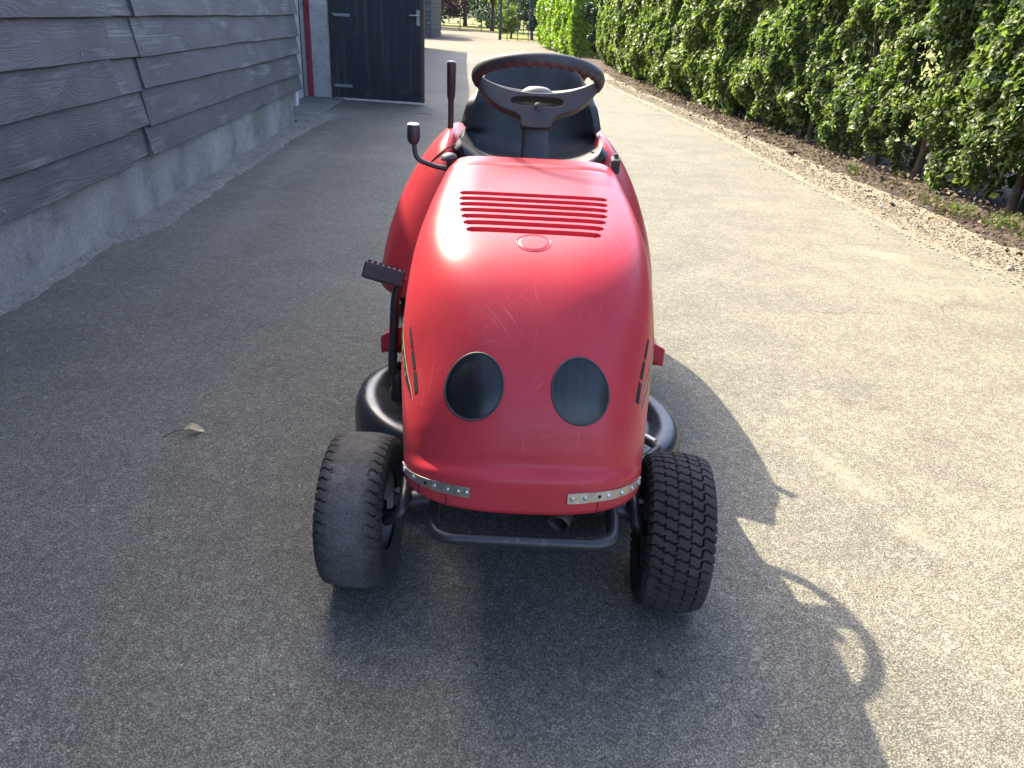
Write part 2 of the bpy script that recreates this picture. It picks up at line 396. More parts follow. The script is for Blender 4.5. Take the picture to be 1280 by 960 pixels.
def tri_mesh(name, V, F, mat, parent=None, **props):
    me = bpy.data.meshes.new(name)
    me.vertices.add(len(V)); me.vertices.foreach_set('co', np.ascontiguousarray(V, dtype=np.float32).ravel())
    me.loops.add(F.size); me.loops.foreach_set('vertex_index', np.ascontiguousarray(F, dtype=np.int32).ravel())
    me.polygons.add(len(F)); me.polygons.foreach_set('loop_start', np.arange(0, F.size, 3, dtype=np.int32))
    me.polygons.foreach_set('loop_total', np.full(len(F), 3, dtype=np.int32))
    me.update(calc_edges=True)
    return link(name, me, mat, parent, **props)

# ------------------------------------------------------------------ ground
def sheet(name, pts, z, mat, thick=.05, **props):
    n = len(pts)
    V = [(x, y, z) for x, y in pts] + [(x, y, z - thick) for x, y in pts]
    F = [tuple(range(n)), tuple(range(2 * n - 1, n - 1, -1))] + [(i, i + n, (i + 1) % n + n, (i + 1) % n) for i in range(n)]
    return pyd(name, V, F, mat, kind='structure', **props)
sheet('ground', [(-400, -200), (400, -200), (400, 600), (-400, 600)], -.03, 'meadow', .2)
EDGE = [(4.2, -6), (3.5, 0), (3.1, 2.6), (2.81, 4.16), (2.63, 5.0), (2.50, 6.9), (2.35, 9.7), (2.05, 12.8), (1.72, 15.8), (1.5, 20), (1.35, 25), (1.2, 27.8)]
def edge_x(y): return lerp(y, [p[1] for p in EDGE], [p[0] for p in EDGE])
ey = np.arange(-6, 27.8, .06)
ex = [edge_x(y) + .025 * math.sin(y * 9.1) * math.sin(y * 3.7) + rng.normal() * .012 for y in ey]
right = list(zip(ex, ey))
sheet('driveway', [(-9, -6)] + right + [(-9, 27.8)], 0, 'asphalt', .08)
FACE = [(4.6, -4), (3.75, 3), (3.42, 5.4), (3.27, 7.3), (3.00, 9.0), (2.62, 12.9), (2.17, 18.3), (2.0, 25.5)]
def face_x(y): return lerp(y, [p[1] for p in FACE], [p[0] for p in FACE])
# crumbling gravel edge and soil under the hedge, gently uneven
def verge(name, x0f, x1f, mat, z0, z1, amp, y0=-4, y1=27.5, nx=14):
    ys = np.arange(y0, y1, .09); V = []
    for i, y in enumerate(ys):
        a, b = x0f(y), x1f(y)
        for j in range(nx):
            u = j / (nx - 1)
            zz = z0 + (z1 - z0) * min(1, u * 1.6) + (amp * (rng.random() - .35) * math.sin(math.pi * min(1, u * 3)) if 0 < j else -.012)
            V.append((a + (b - a) * u, y, zz))
    return pyd(name, V, grid_faces(len(ys), nx), mat, None, True, kind='structure')
verge('gravel_verge', lambda y: edge_x(y) - .06, lambda y: .5 * edge_x(y) + .5 * face_x(y) + .1, 'verge_gravel', .004, .018, .016)
verge('soil_bed', lambda y: .45 * edge_x(y) + .55 * face_x(y) + .05 * math.sin(y * 2.3) - .06, lambda y: face_x(y) + 1.5, 'soil', .012, .07, .04, nx=18)
sheet('sand_yard', [(-30, 27.7), (1.3, 27.7), (2.2, 26), (6, 27), (6, 44.5), (-30, 43)], -.006, 'sand_path', .02)
sheet('lawn', [(-60, 44.0), (-2, 44.3), (30, 46), (30, 120), (-60, 120)], -.012, 'meadow', .012)
sheet('garden_path', [(-6.6, 43.5), (-1.6, 43.8), (-2.4, 60), (-8, 75), (-11, 75), (-6.2, 58)], 0.0, 'sand_path', .01)
pyd('hills', [(-300, 260, -.1), (300, 260, -.1), (300, 330, -.1), (-300, 330, -.1), (-300, 300, 26), (300, 300, 24)], [(0, 1, 5, 4), (2, 3, 4, 5), (0, 4, 3), (1, 2, 5)], 'dark_leaf', kind='structure')

# ------------------------------------------------------------------ barn
BA = math.asin(.07)
barn = empty('barn', (-2.118, 2.934, 0), BA, label='long barn clad in weathered black boards above a concrete footing', category='barn')
YS, YE = -9.0, 27.6            # along the wall
def conc_block(name, y0, y1, x0, x1, z0, z1, mat, n=60, amp=.006):
    # block with a slightly uneven outer face
    V = []; zs = np.linspace(z0, z1, 9); yy = np.linspace(y0, y1, n)
    for y in yy:
        for z in zs: V.append((x1 + amp * (rng.random() - .5), y, z))
    F = grid_faces(n, 9); k = len(V)
    V += [(x0, y0, z0), (x0, y0, z1), (x0, y1, z0), (x0, y1, z1)]
    F += [(k, k + 1) + tuple(range(8, -1, -1)), (k + 2, k + 3) + tuple(range((n - 1) * 9 + 8, (n - 1) * 9 - 1, -1)),
          (k, k + 1, k + 3, k + 2), (k + 1, k + 3) + tuple(i * 9 + 8 for i in range(n - 1, -1, -1)), (k, k + 2) + tuple(i * 9 for i in range(n - 1, -1, -1))]
    return pyd(name, V, F, mat, barn, False)
conc_block('footing', YS, 5.85, -.30, 0, -.1, .42, 'concrete', 120, .005)
conc_block('footing', 9.0, YE, -.30, 0, -.1, .42, 'concrete', 60)
# inner wall behind boards
box('wall_core', (-.19, (YS + 6.30) / 2, 1.86), (.30, 6.30 - YS, 2.85), 'dark_trim', barn)
box('wall_core', (-.19, (9.0 + YE) / 2, 1.86), (.30, YE - 9.0, 2.85), 'dark_trim', barn)
box('wall_core', (-.20, 7.65, 2.75), (.30, 2.70, 1.07), 'dark_trim', barn)
rows = [.350, .517, .710, .893, 1.088] + [1.088 + .19 * i for i in range(1, 12)]
def board(y0, y1, z0, h, pr=.0, slant=0., n=None, sag=0):
    n = n or max(3, int((y1 - y0) / .22)); V = []; ph = rnd.random() * 9
    for i in range(n + 1):
        u = i / n; y = y0 + (y1 - y0) * u
        wz = .0035 * math.sin(y * 1.7 + ph) + .002 * math.sin(y * 5.1 + ph) + (rnd.random() - .5) * .003 + sag * (2 * u - 1)
        wx = .004 * math.sin(y * 1.1 + ph * 2)
        sl = slant * (1 if i in (0, n) else 0)
        zb = z0 + wz; zt = z0 + h + .035
        pts = [(.030 + pr + wx, zb), (.052 + pr + wx, zb), (.0555 + pr + wx, zb + .003), (.022 + pr, zt), (.000 + pr, zt)]
        for k, (x, z) in enumerate(pts): V.append((x, y + sl * (1 if k < 3 else 0), z))
    F = grid_faces(n + 1, 5, True) + [(0, 1, 2, 3, 4), tuple(n * 5 + k for k in (4, 3, 2, 1, 0))]
    # mesh origin at the board's own start so the grain differs
    return pyd('board', V, F, 'weathered_board', barn)
for i, z in enumerate(rows):
    h = (rows[i + 1] - z) if i + 1 < len(rows) else .19
    a = 1.395 - .035 * max(0, 1 - i * .25) + rnd.uniform(-.012, .012); b = 1.715 + rnd.uniform(-.012, .012) - (.03 if i == 0 else 0)
    board(YS + .4, -3.2 + rnd.uniform(-.1, .1), z, h)
    board(-3.08, a - .004, z + rnd.uniform(-.005, .005), h, rnd.uniform(0, .006), .02)
    board(a + .008, b + .045, z + rnd.uniform(-.006, .012), h, rnd.uniform(-.012, -.007), .0, 3)
    board(b, 6.08 + rnd.uniform(-.02, .02), z + (-.004 if i % 2 else .004), h, rnd.uniform(.0, .006), .012)
    for y0, y1 in ((9.05, 15.2), (15.22, 21.4), (21.42, YE)):
        if z > .3: board(y0, y1 - .004, z, h, 0, 0, 6)
nm_ = None
for i in range(8):
    for y_ in [1.36, 1.78] + [1.0 - .9 * q for q in range(4)] + [2.6 + .9 * q for q in range(4)] + [6.0]:
        for dz in (.045,):
            if nm_ is None:
                nl = lathe('nail', [(.0055, -.004), (.0055, .001), (.003, .0025), (.0005, .003)], (0, 0, 0), (1, 0, .2), 'hinge_grey', barn, 8); nm_ = nl.data
            else:
                nl = bpy.data.objects.new('nail', nm_); COL.objects.link(nl); nl.parent = barn
            nl.location = (.0555 - .0335 * (dz / .22) + .004, y_ + rnd.uniform(-.02, .02), rows[i] + dz + rnd.uniform(-.006, .006))
# recess with pale sliding door, jambs and pillar
for k in range(6):
    box('sliding_door_board', (-.425, 6.0 + .46 * k, 1.13), (.03, .452, 2.22), 'white_trim', barn, bevel=.006)
box('white_corner_board', (-.12, 6.10, .30), (.24, .14, .25), 'white_trim', barn)
box('jamb', (-.397, 8.70, 1.11), (.055, .12, 2.22), 'pillar_plaster', barn)
box('red_post', (-.330, 8.70, 1.11), (.076, .14, 2.22), 'red_post', barn)
conc_block('pillar', 8.66, 8.99, -.293, -.045, -.05, 2.24, 'pillar_plaster', 8, .02)
# door leaf, open square to the wall
door = empty('door'); door.parent = barn
hd = Vector((-.03, 8.66)); he = Vector((1.27, 8.42)); dd = (he - hd); wdt = dd.length; ang = math.atan2(dd.y, dd.x)
door.location = (hd.x, hd.y, 0); door.rotation_euler = (0, 0, ang)
door['label'] = 'dark blue black plank door standing open'
pw = (wdt - .09) / 7
for k in range(7):
    box('plank', (.085 + pw * (k + .5) - .04, rnd.uniform(-.002, .002), 1.13), (pw - .003, .034, 2.2), 'door_paint', door, bevel=.0015)
box('edge_post', (wdt - .02, 0, 1.13), (.05, .055, 2.21), 'bark', door, bevel=.004)
box('hinge_post', (.02, 0, 1.13), (.05, .05, 2.21), 'door_paint', door, bevel=.004)
for z in (.19, 1.09, 1.95): box('hinge', (.17, -.022, z), (.26, .008, .036), 'hinge_grey', door, bevel=.002)
box('bottom_rail', (wdt / 2, -.004, .022), (wdt - .05, .05, .012), 'white_trim', door, bevel=.003)
hnd = box('handle', (wdt - .075, -.024, 1.10), (.042, .008, .19), 'steel_plate', door, bevel=.003)
tube('lever', round_path([(wdt - .075, -.03, 1.13), (wdt - .075, -.065, 1.13), (wdt - .185, -.065, 1.125)], .015), .0095, 'steel_plate', hnd, 10)
bmr = bmesh.new()
for k in range(7): add_box(bmr, (.045, -.03, .42 + .2 * k), (.035, .012, .15), Matrix.Rotation(R(8), 3, 'Y'), .003)
bmo('weather_strip', bmr, 'dark_trim', door)
# roof: eave placed so that its shadow falls where the mower stands
def eave_x(y): return .36 - .011 * y       # local overhang, tapering along the barn
EZ = 3.22; RW = 3.4; RZ = EZ + RW * .62
V = []
for y in (YS - .3, YE + .3):
    e = eave_x(y)
    V += [(e, y, EZ), (-RW, y, RZ), (-2 * RW - .3, y, EZ), (-2 * RW - .3, y, EZ - .12), (-RW, y, RZ - .14), (e, y, EZ - .10)]
F = [(0, 1, 7, 6), (1, 2, 8, 7), (2, 3, 9, 8), (3, 4, 10, 9), (4, 5, 11, 10), (5, 0, 6, 11), (0, 1, 2, 3, 4, 5), (6, 7, 8, 9, 10, 11)]
roof = pyd('roof', V, F, 'roof_tile', barn)
tube('gutter', [(eave_x(YS - .3) - .055, YS - .3, EZ - .075 - .10), (eave_x(YE) - .055, YE + .3, EZ - .175)], .05, 'dark_trim', roof, 10)
for yy, nm in ((YS, 0), (YE, 1)):
    yo = yy + (.02 if nm else -.02)
    pyd('gable_wall', [(-.345, yo, -.1), (-2 * RW, yo, -.1), (-2 * RW, yo, EZ - .15), (-RW, yo, RZ - .2), (-.345, yo, EZ - .05),
                       (-.345, yo - .2, -.1), (-2 * RW, yo - .2, -.1), (-2 * RW, yo - .2, EZ - .15), (-RW, yo - .2, RZ - .2), (-.345, yo - .2, EZ - .05)],
        [(0, 1, 2, 3, 4), (9, 8, 7, 6, 5), (0, 1, 6, 5), (1, 2, 7, 6), (2, 3, 8, 7), (3, 4, 9, 8), (4, 0, 5, 9)], 'weathered_board', barn)
box('back_wall', (-2 * RW, (YS + YE) / 2, 1.5), (.2, YE - YS - .1, 3.1), 'weathered_board', barn)
# rough concrete apron at the foot of the wall
ap = []; yy = np.arange(-1.5, 7.0, .05)
for y in yy:
    w = lerp(y, [-1.5, 1.0, 1.35, 3, 5, 6, 7], [.035, .04, .17, .17, .20, .26, .35]) + .012 * math.sin(y * 5) * math.sin(y * 1.7) + rng.normal() * .010
    zt = lerp(y, [-1.5, 1.0, 1.4, 7], [.004, .005, .012, .015])
    for u, zz in ((0, zt + .012), (.3, zt + .006), (.6, zt), (.85, zt * .8), (1, -.004)):
        ap.append((.003 + w * u, y, zz + rng.normal() * .0035 if u < 1 else zz))
apr = pyd('concrete_apron', ap, grid_faces(len(yy), 5), 'concrete_apron', barn, True)
sl = box('concrete_sill', (-.14, 7.35, .012), (.56, 2.6, .03), 'concrete_apron', barn, bevel=.01)

# ------------------------------------------------------------------ ride-on mower
MW = empty('ride_on_mower', (.029, 1.424, 0), R(.5), label='red ride-on lawn mower with two round headlights and black steering wheel', category='lawn mower')
PROF = [(.62, .868), (.60, .872), (.56, .869), (.536, .866), (.531, .861), (.526, .8605), (.521, .864), (.45, .855), (.35, .842), (.25, .828), (.17, .817), (.10, .806), (.04, .792), (-.01, .770), (-.05, .741),
        (-.085, .704), (-.12, .664), (-.15, .620), (-.175, .578), (-.195, .53), (-.208, .48), (-.213, .452), (-.218, .446), (-.230, .438), (-.233, .425), (-.234, .39), (-.234, .362)]
_pp = np.array(PROF); _dl = np.r_[0, np.cumsum(np.linalg.norm(np.diff(_pp, axis=0), axis=1))]
def _spl():
    ss = np.linspace(0, _dl[-1], 900); a = np.stack([np.interp(ss, _dl, _pp[:, k]) for k in (0, 1)], 1)
    k = np.hanning(121); k /= k.sum(); sm = np.stack([np.convolve(np.pad(a[:, j], 60, 'edge'), k, 'valid') for j in (0, 1)], 1)
    w = np.clip(np.minimum((ss - .15) / .06, (.97 - ss) / .05), 0, 1)[:, None]     # keep rear groove and lower ledge crisp
    return ss, a * (1 - w) + sm * w
_ss, _sp = _spl(); SL = float(_ss[-1])
def s_of_y(y): return float(_ss[np.argmin(np.abs(_sp[:, 0] - y) + (_sp[:, 1] < .6) * 9)])
def s_of_z(z): return float(_ss[np.argmin(np.abs(_sp[:, 1] - z) + (_sp[:, 0] > 0) * 9)])
HW = ([0, .15, .30, .45, .62, .8, 1.1], [.234, .244, .254, .263, .266, .258, .243])
HN = ([0, .15, .30, .42, .52, .62, .8, 1.1], [8.5, 8.5, 8, 6.8, 5.2, 3.8, 2.65, 2.65])
def _sm(xs, ys):
    q = np.linspace(0, SL, 600); v = np.interp(q, xs, ys); k = np.hanning(121); k /= k.sum()
    return q, np.convolve(np.pad(v, 60, 'edge'), k, 'valid')
HW = _sm(*HW); HN = _sm(*HN)
S12 = s_of_y(.14)
def hood_pt(s, t):
    y = np.interp(s, _ss, _sp[:, 0]); z = np.interp(s, _ss, _sp[:, 1])
    w = np.interp(s, *HW); n = np.interp(s, *HN)
    k = max(0., (s - S12) / (SL - S12)); ye = y if k <= 0 else .14 - .18 * k ** .9; ze = .40 - .045 * k * k
    ph = abs(t) * math.pi / 2
    X = math.copysign(math.sin(ph) ** (2 / n), t) if t else 0.
    Y = 1 - max(0., math.cos(ph)) ** (2 / n)
    return Vector((w * X, y + (ye - y) * Y, z + (ze - z) * Y))
def t_of_x(s, x):
    w = np.interp(s, *HW); n = np.interp(s, *HN)
    return math.copysign(math.asin(min(1, abs(x) / w) ** (n / 2)) / (math.pi / 2), x)
def hood_n(s, t):
    e = .003
    du = hood_pt(min(SL, s + e), t) - hood_pt(max(0, s - e), t); dv = hood_pt(s, min(1, t + e)) - hood_pt(s, max(-1, t - e))
    n = du.cross(dv).normalized(); c = hood_pt(s, t) - Vector((0, .2, .45))
    return n if n.dot(c) > 0 else -n
def hx(s, x, off=0.):
    t = t_of_x(s, x); return hood_pt(s, t) + hood_n(s, t) * off
# grid lines fall on the louvre edges
LOUV = []
s_a, s_b = s_of_y(.315), s_of_y(.112)
for k in range(7):
    c0 = s_a + (s_b - s_a) * (k / 6); LOUV.append((c0 - .0115, c0 + .0115))
S = sorted(set(list(np.linspace(0, s_a - .012, 26)) + [v for p in LOUV for v in (p[0], p[0] + .004, p[1] - .004, p[1])] + list(np.linspace(s_b + .014, .78, 40)) + list(np.linspace(.785, SL, 44))))
tl = [t_of_x(s_a, .165), t_of_x(s_a, .160)]
Tn = sorted(set([-1, 1] + [v for q in tl for v in (q, -q)] + list(np.linspace(-tl[1] + .012, tl[1] - .012, 31)) + list(np.linspace(tl[0] + .012, .995, 34)) + list(-np.linspace(tl[0] + .012, .995, 34))))
bm = bmesh.new(); G = []
def twarp(s, t):
    g = lerp(s, [s_a - .02, s_a, s_b, s_b + .25], [1, 1, .93, 1]); q = tl[0]
    return t * g if abs(t) <= q else math.copysign(q * g + (abs(t) - q) / (1 - q) * (1 - q * g), t)
for s in S: G.append([bm.verts.new(hood_pt(s, twarp(s, t))) for t in Tn])
lf = {k: [] for k in range(7)}
for i in range(len(S) - 1):
    for j in range(len(Tn) - 1):
        f = bm.faces.new((G[i][j], G[i][j + 1], G[i + 1][j + 1], G[i + 1][j])); f.smooth = True
        sm = .5 * (S[i] + S[i + 1]); tm = .5 * (Tn[j] + Tn[j + 1])
        for k, (a, b) in enumerate(LOUV):
            if a < sm < b:
                lim = tl[0] if a + .004 < sm < b - .004 else tl[1]
                if abs(tm) < lim: lf[k].append(f)
bmesh.ops.recalc_face_normals(bm, faces=bm.faces)
if sum(f.normal.z for f in bm.faces if f.calc_center_median().y > .2) < 0: bmesh.ops.reverse_faces(bm, faces=bm.faces)
for k in range(7):
    r = bmesh.ops.extrude_face_region(bm, geom=lf[k])
    bmesh.ops.delete(bm, geom=lf[k], context='FACES')
    nv = [g for g in r['geom'] if isinstance(g, bmesh.types.BMVert)]
    bmesh.ops.translate(bm, verts=nv, vec=(0, .001, -.013))
    for g in r['geom']:
        if isinstance(g, bmesh.types.BMFace): g.smooth = False
me = bpy.data.meshes.new('hood'); bm.to_mesh(me); bm.free(); me.set_sharp_from_angle(angle=R(38))
hood = link('hood', me, 'hood_red', MW)
sol = hood.modifiers.new('solid', 'SOLIDIFY'); sol.thickness = .003; sol.offset = -1
# lower side panels of the bonnet
for sg in (-1, 1):
    V = []; yy = np.linspace(-.09, .60, 12); zz = np.linspace(0, 1, 6)
    for y in yy:
        for q in zz: V.append((sg * (lerp(y, [-.09, 0, .2, .6], [.19, .232, .252, .228]) - .006 * (1 - q)), y, .34 + q * (lerp(y, [-.09, 0, .15, .6], [.37, .40, .43, .46]) - .34)))
    o = pyd('side_panel', V, grid_faces(12, 6), 'hood_red', MW, True)
    m_ = o.modifiers.new('s', 'SOLIDIFY'); m_.thickness = .004; m_.offset = 0
# badge disc on the bonnet
def hood_disc(name, s0, x0, rs, rx, off, mat, parent, dome=0., rings=8, seg=40, ring=None, lower=.0):
    V = []; F = []; V.append(hx(s0, x0, off + dome))
    for i in range(1, rings + 1):
        q = i / rings
        for k in range(seg):
            a = 2 * math.pi * k / seg
            o_ = off + dome * (1 - q * q) if i < rings else off - lower
            V.append(hx(s0 + rs * q * math.sin(a), x0 + rx * q * math.cos(a), o_))
    for k in range(seg): F.append((0, 1 + k, 1 + (k + 1) % seg))
    for i in range(rings - 1):
        for k in range(seg): F.append((1 + i * seg + k, 1 + i * seg + (k + 1) % seg, 1 + (i + 1) * seg + (k + 1) % seg, 1 + (i + 1) * seg + k))
    return pyd(name, V, F, mat, parent, True)
def hood_ring(name, s0, x0, rs, rx, rad, off, mat, parent, seg=48):
    bm = bmesh.new(); pts = [hx(s0 + rs * math.sin(2 * math.pi * k / seg), x0 + rx * math.cos(2 * math.pi * k / seg), off) for k in range(seg + 1)]
    add_tube(bm, pts, rad, 8, False); return bmo(name, bm, mat, parent, True)
bs = s_of_y(.066)
hood_disc('badge', bs, 0, .031, .033, .0012, 'hood_red', hood, lower=.003)
hood_ring('badge_rim', bs, 0, .032, .034, .0011, .0002, 'body_red', hood)
# headlights
for x0 in (-.100, .096):
    s0 = s_of_z(.592)
    hl = hood_disc('headlight', s0, x0, .0632, .0537, .0004, 'lens_glass', MW, .004, 8, 48, lower=.0)
    hood_ring('bezel', s0, x0, .0632, .0537, .0022, .0002, 'black_plastic', hl)
# perforated metal repair strips riveted over the cracked lower lip
def strip(x0, x1, z0, z1):
    n = 26; V = []; hw = .0115
    for i in range(n + 1):
        u = i / n; x = x0 + (x1 - x0) * u; zc = z0 + (z1 - z0) * u
        for dz, of in ((-hw, .0005), (-hw, .0032), (hw, .0032), (hw, .0005)):
            V.append(hx(s_of_z(zc + dz), x, of))
    o = pyd('repair_strip', V, grid_faces(n + 1, 4, True) + [(0, 1, 2, 3), tuple(n * 4 + k for k in (3, 2, 1, 0))], 'strip_alu', MW)
    for k, u in enumerate((.06, .22, .40, .52, .70, .84, .95) if x0 < 0 else (.05, .16, .30, .48, .60, .78, .94)):
        x = x0 + (x1 - x0) * u; zc = z0 + (z1 - z0) * u; s = s_of_z(zc); t = t_of_x(s, x)
        p = hood_pt(s, t); nn = hood_n(s, t)
        if k == (2 if x0 < 0 else 4): lathe('screw_hole', [(.0035, .0033), (.0035, .0040), (.0005, .0040)], p, nn, 'hole_black', o, 12)
        else:
            rv = lathe('rivet', [(.0048, .0030), (.0045, .0046), (.0025, .0060), (.0022, .0054), (.0004, .0052)], p, nn, 'rivet_steel', o, 12)
    return o
strip(-.239, -.098, .404, .402); strip(.233, .082, .402, .400)
# cracks in the lip
for x in (-.20, -.145, .14):
    tube('lip_crack', [hx(s_of_z(.392), x, .0003), hx(s_of_z(.375), x + .002, .0003), hx(SL - .001, x + .001, .0003)], .0009, 'hole_black', hood, 6)
# side grille slots, decals on the shoulders
def hood_patch(name, s0, s1, t0, t1, off, mat, parent, n=8, m=3, taper=0):
    V = []
    for i in range(n + 1):
        s = s0 + (s1 - s0) * i / n; tp = 1 - taper * abs(2 * i / n - 1) ** 2
        for j in range(m + 1):
            t = .5 * (t0 + t1) + .5 * (t1 - t0) * (2 * j / m - 1) * tp; V.append(hood_pt(s, t) + hood_n(s, t) * off)
    return pyd(name, V, grid_faces(n + 1, m + 1), mat, parent, True)

# steering wheel
WC = Vector((.005, .80, 1.047)); TL = R(20.5)
wb = Vector((0, -math.cos(TL), math.sin(TL))); wn_ = Vector((0, math.sin(TL), math.cos(TL))); wa = Vector((1, 0, 0))
def wp(a, b, h): return WC + wa * a + wb * b + wn_ * h
SWH = empty('steering_wheel'); SWH.parent = MW
V = []; NT_, NS = 192, 16; RR = .166
for i in range(NT_):
    th = 2 * math.pi * i / NT_
    for k in range(NS):
        a = 2 * math.pi * k / NS; r = .0138
        under = max(0, -math.sin(a) * .8 - math.cos(a) * .35)
        r += .0050 * under * (.5 + .5 * math.cos(th * 36)) - .001
        rr = RR + r * math.cos(a) * 1.05; V.append(wp(rr * math.cos(th), rr * math.sin(th), r * math.sin(a) * 1.25))
F = [(i * NS + k, i * NS + (k + 1) % NS, ((i + 1) % NT_) * NS + (k + 1) % NS, ((i + 1) % NT_) * NS + k) for i in range(NT_) for k in range(NS)]
pyd('rim', V, F, 'grey_plastic', SWH, True)
# dished spoke panel with a slot
def contour(pts, n=5): return smooth_path(pts, n)
top = [(-.160, .004), (-.125, -.016), (-.07, -.034), (0, -.040), (.07, -.034), (.125, -.016), (.160, .004)]
bot = [(.160, -.022), (.142, -.050), (.105, -.080), (.060, -.098), (.042, -.112), (.036, -.135), (-.036, -.135), (-.042, -.112), (-.060, -.098), (-.105, -.080), (-.142, -.050), (-.160, -.022)]
outer = [(p.x, p.y) for p in contour([(x, y, 0) for x, y in top])] + [(p.x, p.y) for p in contour([(x, y, 0) for x, y in bot], 4)]
slot = []
for k in range(28):
    a = 2 * math.pi * k / 28; cx = math.copysign(min(abs(math.cos(a)) * 1.0, 1) ** .55, math.cos(a)); sy = math.copysign(abs(math.sin(a)) ** .7, math.sin(a))
    slot.append((cx * .070, -.064 + sy * .0130))
bm = bmesh.new()
def loop(pts, b, sc=1.):
    return [bm.verts.new(wp(x, b - .28 * (h + .06), h)) for x, h in pts]
ed = []
for pts in (outer, slot):
    vv = loop(pts, .022); ed += [bm.edges.new((vv[i], vv[(i + 1) % len(vv)])) for i in range(len(vv))]
bmesh.ops.triangle_fill(bm, use_beauty=True, use_dissolve=False, edges=ed)
r = bmesh.ops.extrude_face_region(bm, geom=list(bm.faces))
bmesh.ops.translate(bm, verts=[g for g in r['geom'] if isinstance(g, bmesh.types.BMVert)], vec=wb * -.058)
sp = bmo('spoke_panel', bm, 'grey_plastic', SWH, True, 35)
bv = sp.modifiers.new('b', 'BEVEL'); bv.width = .006; bv.segments = 3; bv.limit_method = 'ANGLE'; bv.angle_limit = R(50)
lathe('hub_cap', [(.046, -.002), (.046, .014), (.043, .022), (.034, .029), (.015, .032), (.001, .033)], wp(0, -.035, -.047), wn_, 'cap_beige', SWH, 40)
lathe('horn_clip', [(.012, 0), (.012, .006), (.008, .009), (.001, .010)], wp(.004, .024, -.080), wb, 'black_plastic', SWH, 16)
# steering column: tapered box section
bm = bmesh.new(); rings = []
for h, w, d in ((-.115, .035, .030), (-.17, .037, .033), (-.24, .042, .040)):
    rings.append([bm.verts.new(wp(w * math.copysign(abs(math.cos(a)) ** .45, math.cos(a)), -.006 + d * math.copysign(abs(math.sin(a)) ** .45, math.sin(a)), h)) for a in [2 * math.pi * k / 24 for k in range(24)]])
for a, b in zip(rings, rings[1:]):
    for k in range(24): bm.faces.new((a[k], a[(k + 1) % 24], b[(k + 1) % 24], b[k]))
bm.faces.new(rings[0]); bm.faces.new(rings[-1])
bmo('steering_column', bm, 'black_plastic', MW, True, 40)
# dashboard cowl just behind the bonnet
V = []
for y, z, w in ((.600, .78, .19), (.612, .835, .195), (.66, .842, .195), (.74, .825, .19), (.80, .76, .185), (.82, .52, .18)):
    for k in range(13):
        u = k / 6 - 1; V.append((w * u, y, z - .02 * abs(u) ** 4))
pyd('dash_panel', V, grid_faces(6, 13), 'black_plastic', MW, True)
# seat: cushion and wrap-around back as one concave shell
V = []; prof_s = [(.98, .755), (1.0, .785), (1.06, .792), (1.14, .783), (1.21, .785), (1.255, .815), (1.275, .87), (1.288, .94), (1.30, 1.00), (1.31, 1.045), (1.322, 1.066), (1.338, 1.074), (1.352, 1.060)]
half = [.20, .212, .222, .222, .219, .215, .207, .188, .168, .142, .118, .10, .09]
nS = len(prof_s); nT = 25
pp = smooth_path([(h, y, z) for (y, z), h in zip(prof_s, half)], 4)
for p in pp:
    h, y, z = p
    back = min(1, max(0, (z - .80) / .06)) if y > 1.2 else 0
    for k in range(nT):
        u = k / (nT - 1) * 2 - 1; e = abs(u) ** 3.2
        up = .055 * e * (1 - back); fw = -.085 * e * back * max(0, min(1, (1.06 - z) / .12))
        V.append((h * (math.copysign(abs(u) ** .9, u)), y + fw, z + up))
st = pyd('seat', V, grid_faces(len(pp), nT), 'seat_vinyl', MW, True)
m_ = st.modifiers.new('s', 'SOLIDIFY'); m_.thickness = .028; m_.offset = -1 
m2 = st.modifiers.new('b', 'BEVEL'); m2.width = .009; m2.segments = 3; m2.limit_method = 'ANGLE'; m2.angle_limit = R(50)
box('seat_base', (0, 1.12, .70), (.26, .26, .11), 'black_steel', MW)
# rear body with wheel arches
V = []; stn = [(.80, .50, .33), (.86, .60, .39), (.93, .71, .43), (1.0, .80, .445), (1.08, .855, .455), (1.18, .872, .457), (1.35, .868, .457), (1.55, .85, .44), (1.70, .81, .42), (1.78, .70, .385), (1.80, .50, .38)]
sp_ = smooth_path([(y, z, w) for y, z, w in stn], 4); nq = 41
for y, zt, w in sp_:
    fl = .215 * w / .45; aw = w - fl; zb = .40; bh = max(.03, zt - zb)
    for k in range(nq):
        u = k / (nq - 1) * 2 - 1; au = abs(u)
        if au < .35: x = fl * au / .35; z = zt
        else:
            ph = (au - .35) / .65 * math.pi / 2; e = 2 / 1.55
            x = fl + aw * math.sin(ph) ** e; z = zb + bh * math.cos(ph) ** e
        # seat well
        if y > .9 and x < .235: z -= .16 * max(0, 1 - (x / .235) ** 6) * min(1, (y - .9) / .1)
        V.append((math.copysign(x, u) - .022 * min(1, x / .4), y, z))
rb = pyd('rear_body', V, grid_faces(len(sp_), nq), 'body_red', MW, True)
m_ = rb.modifiers.new('s', 'SOLIDIFY'); m_.thickness = .006; m_.offset = -1
for sg in (-1, 1):
    pts = []
    for k in range(14):
        ph = k / 13 * math.pi / 2 * .8; e = 2 / 1.55
        pts.append((sg * (.212 + .232 * math.sin(ph) ** e) - .022 - .006 * sg, 1.03 + .0 * k, .395 + .436 * math.cos(ph) ** e))
    tube('panel_seam', pts, .0022, 'hole_black', rb, 6)
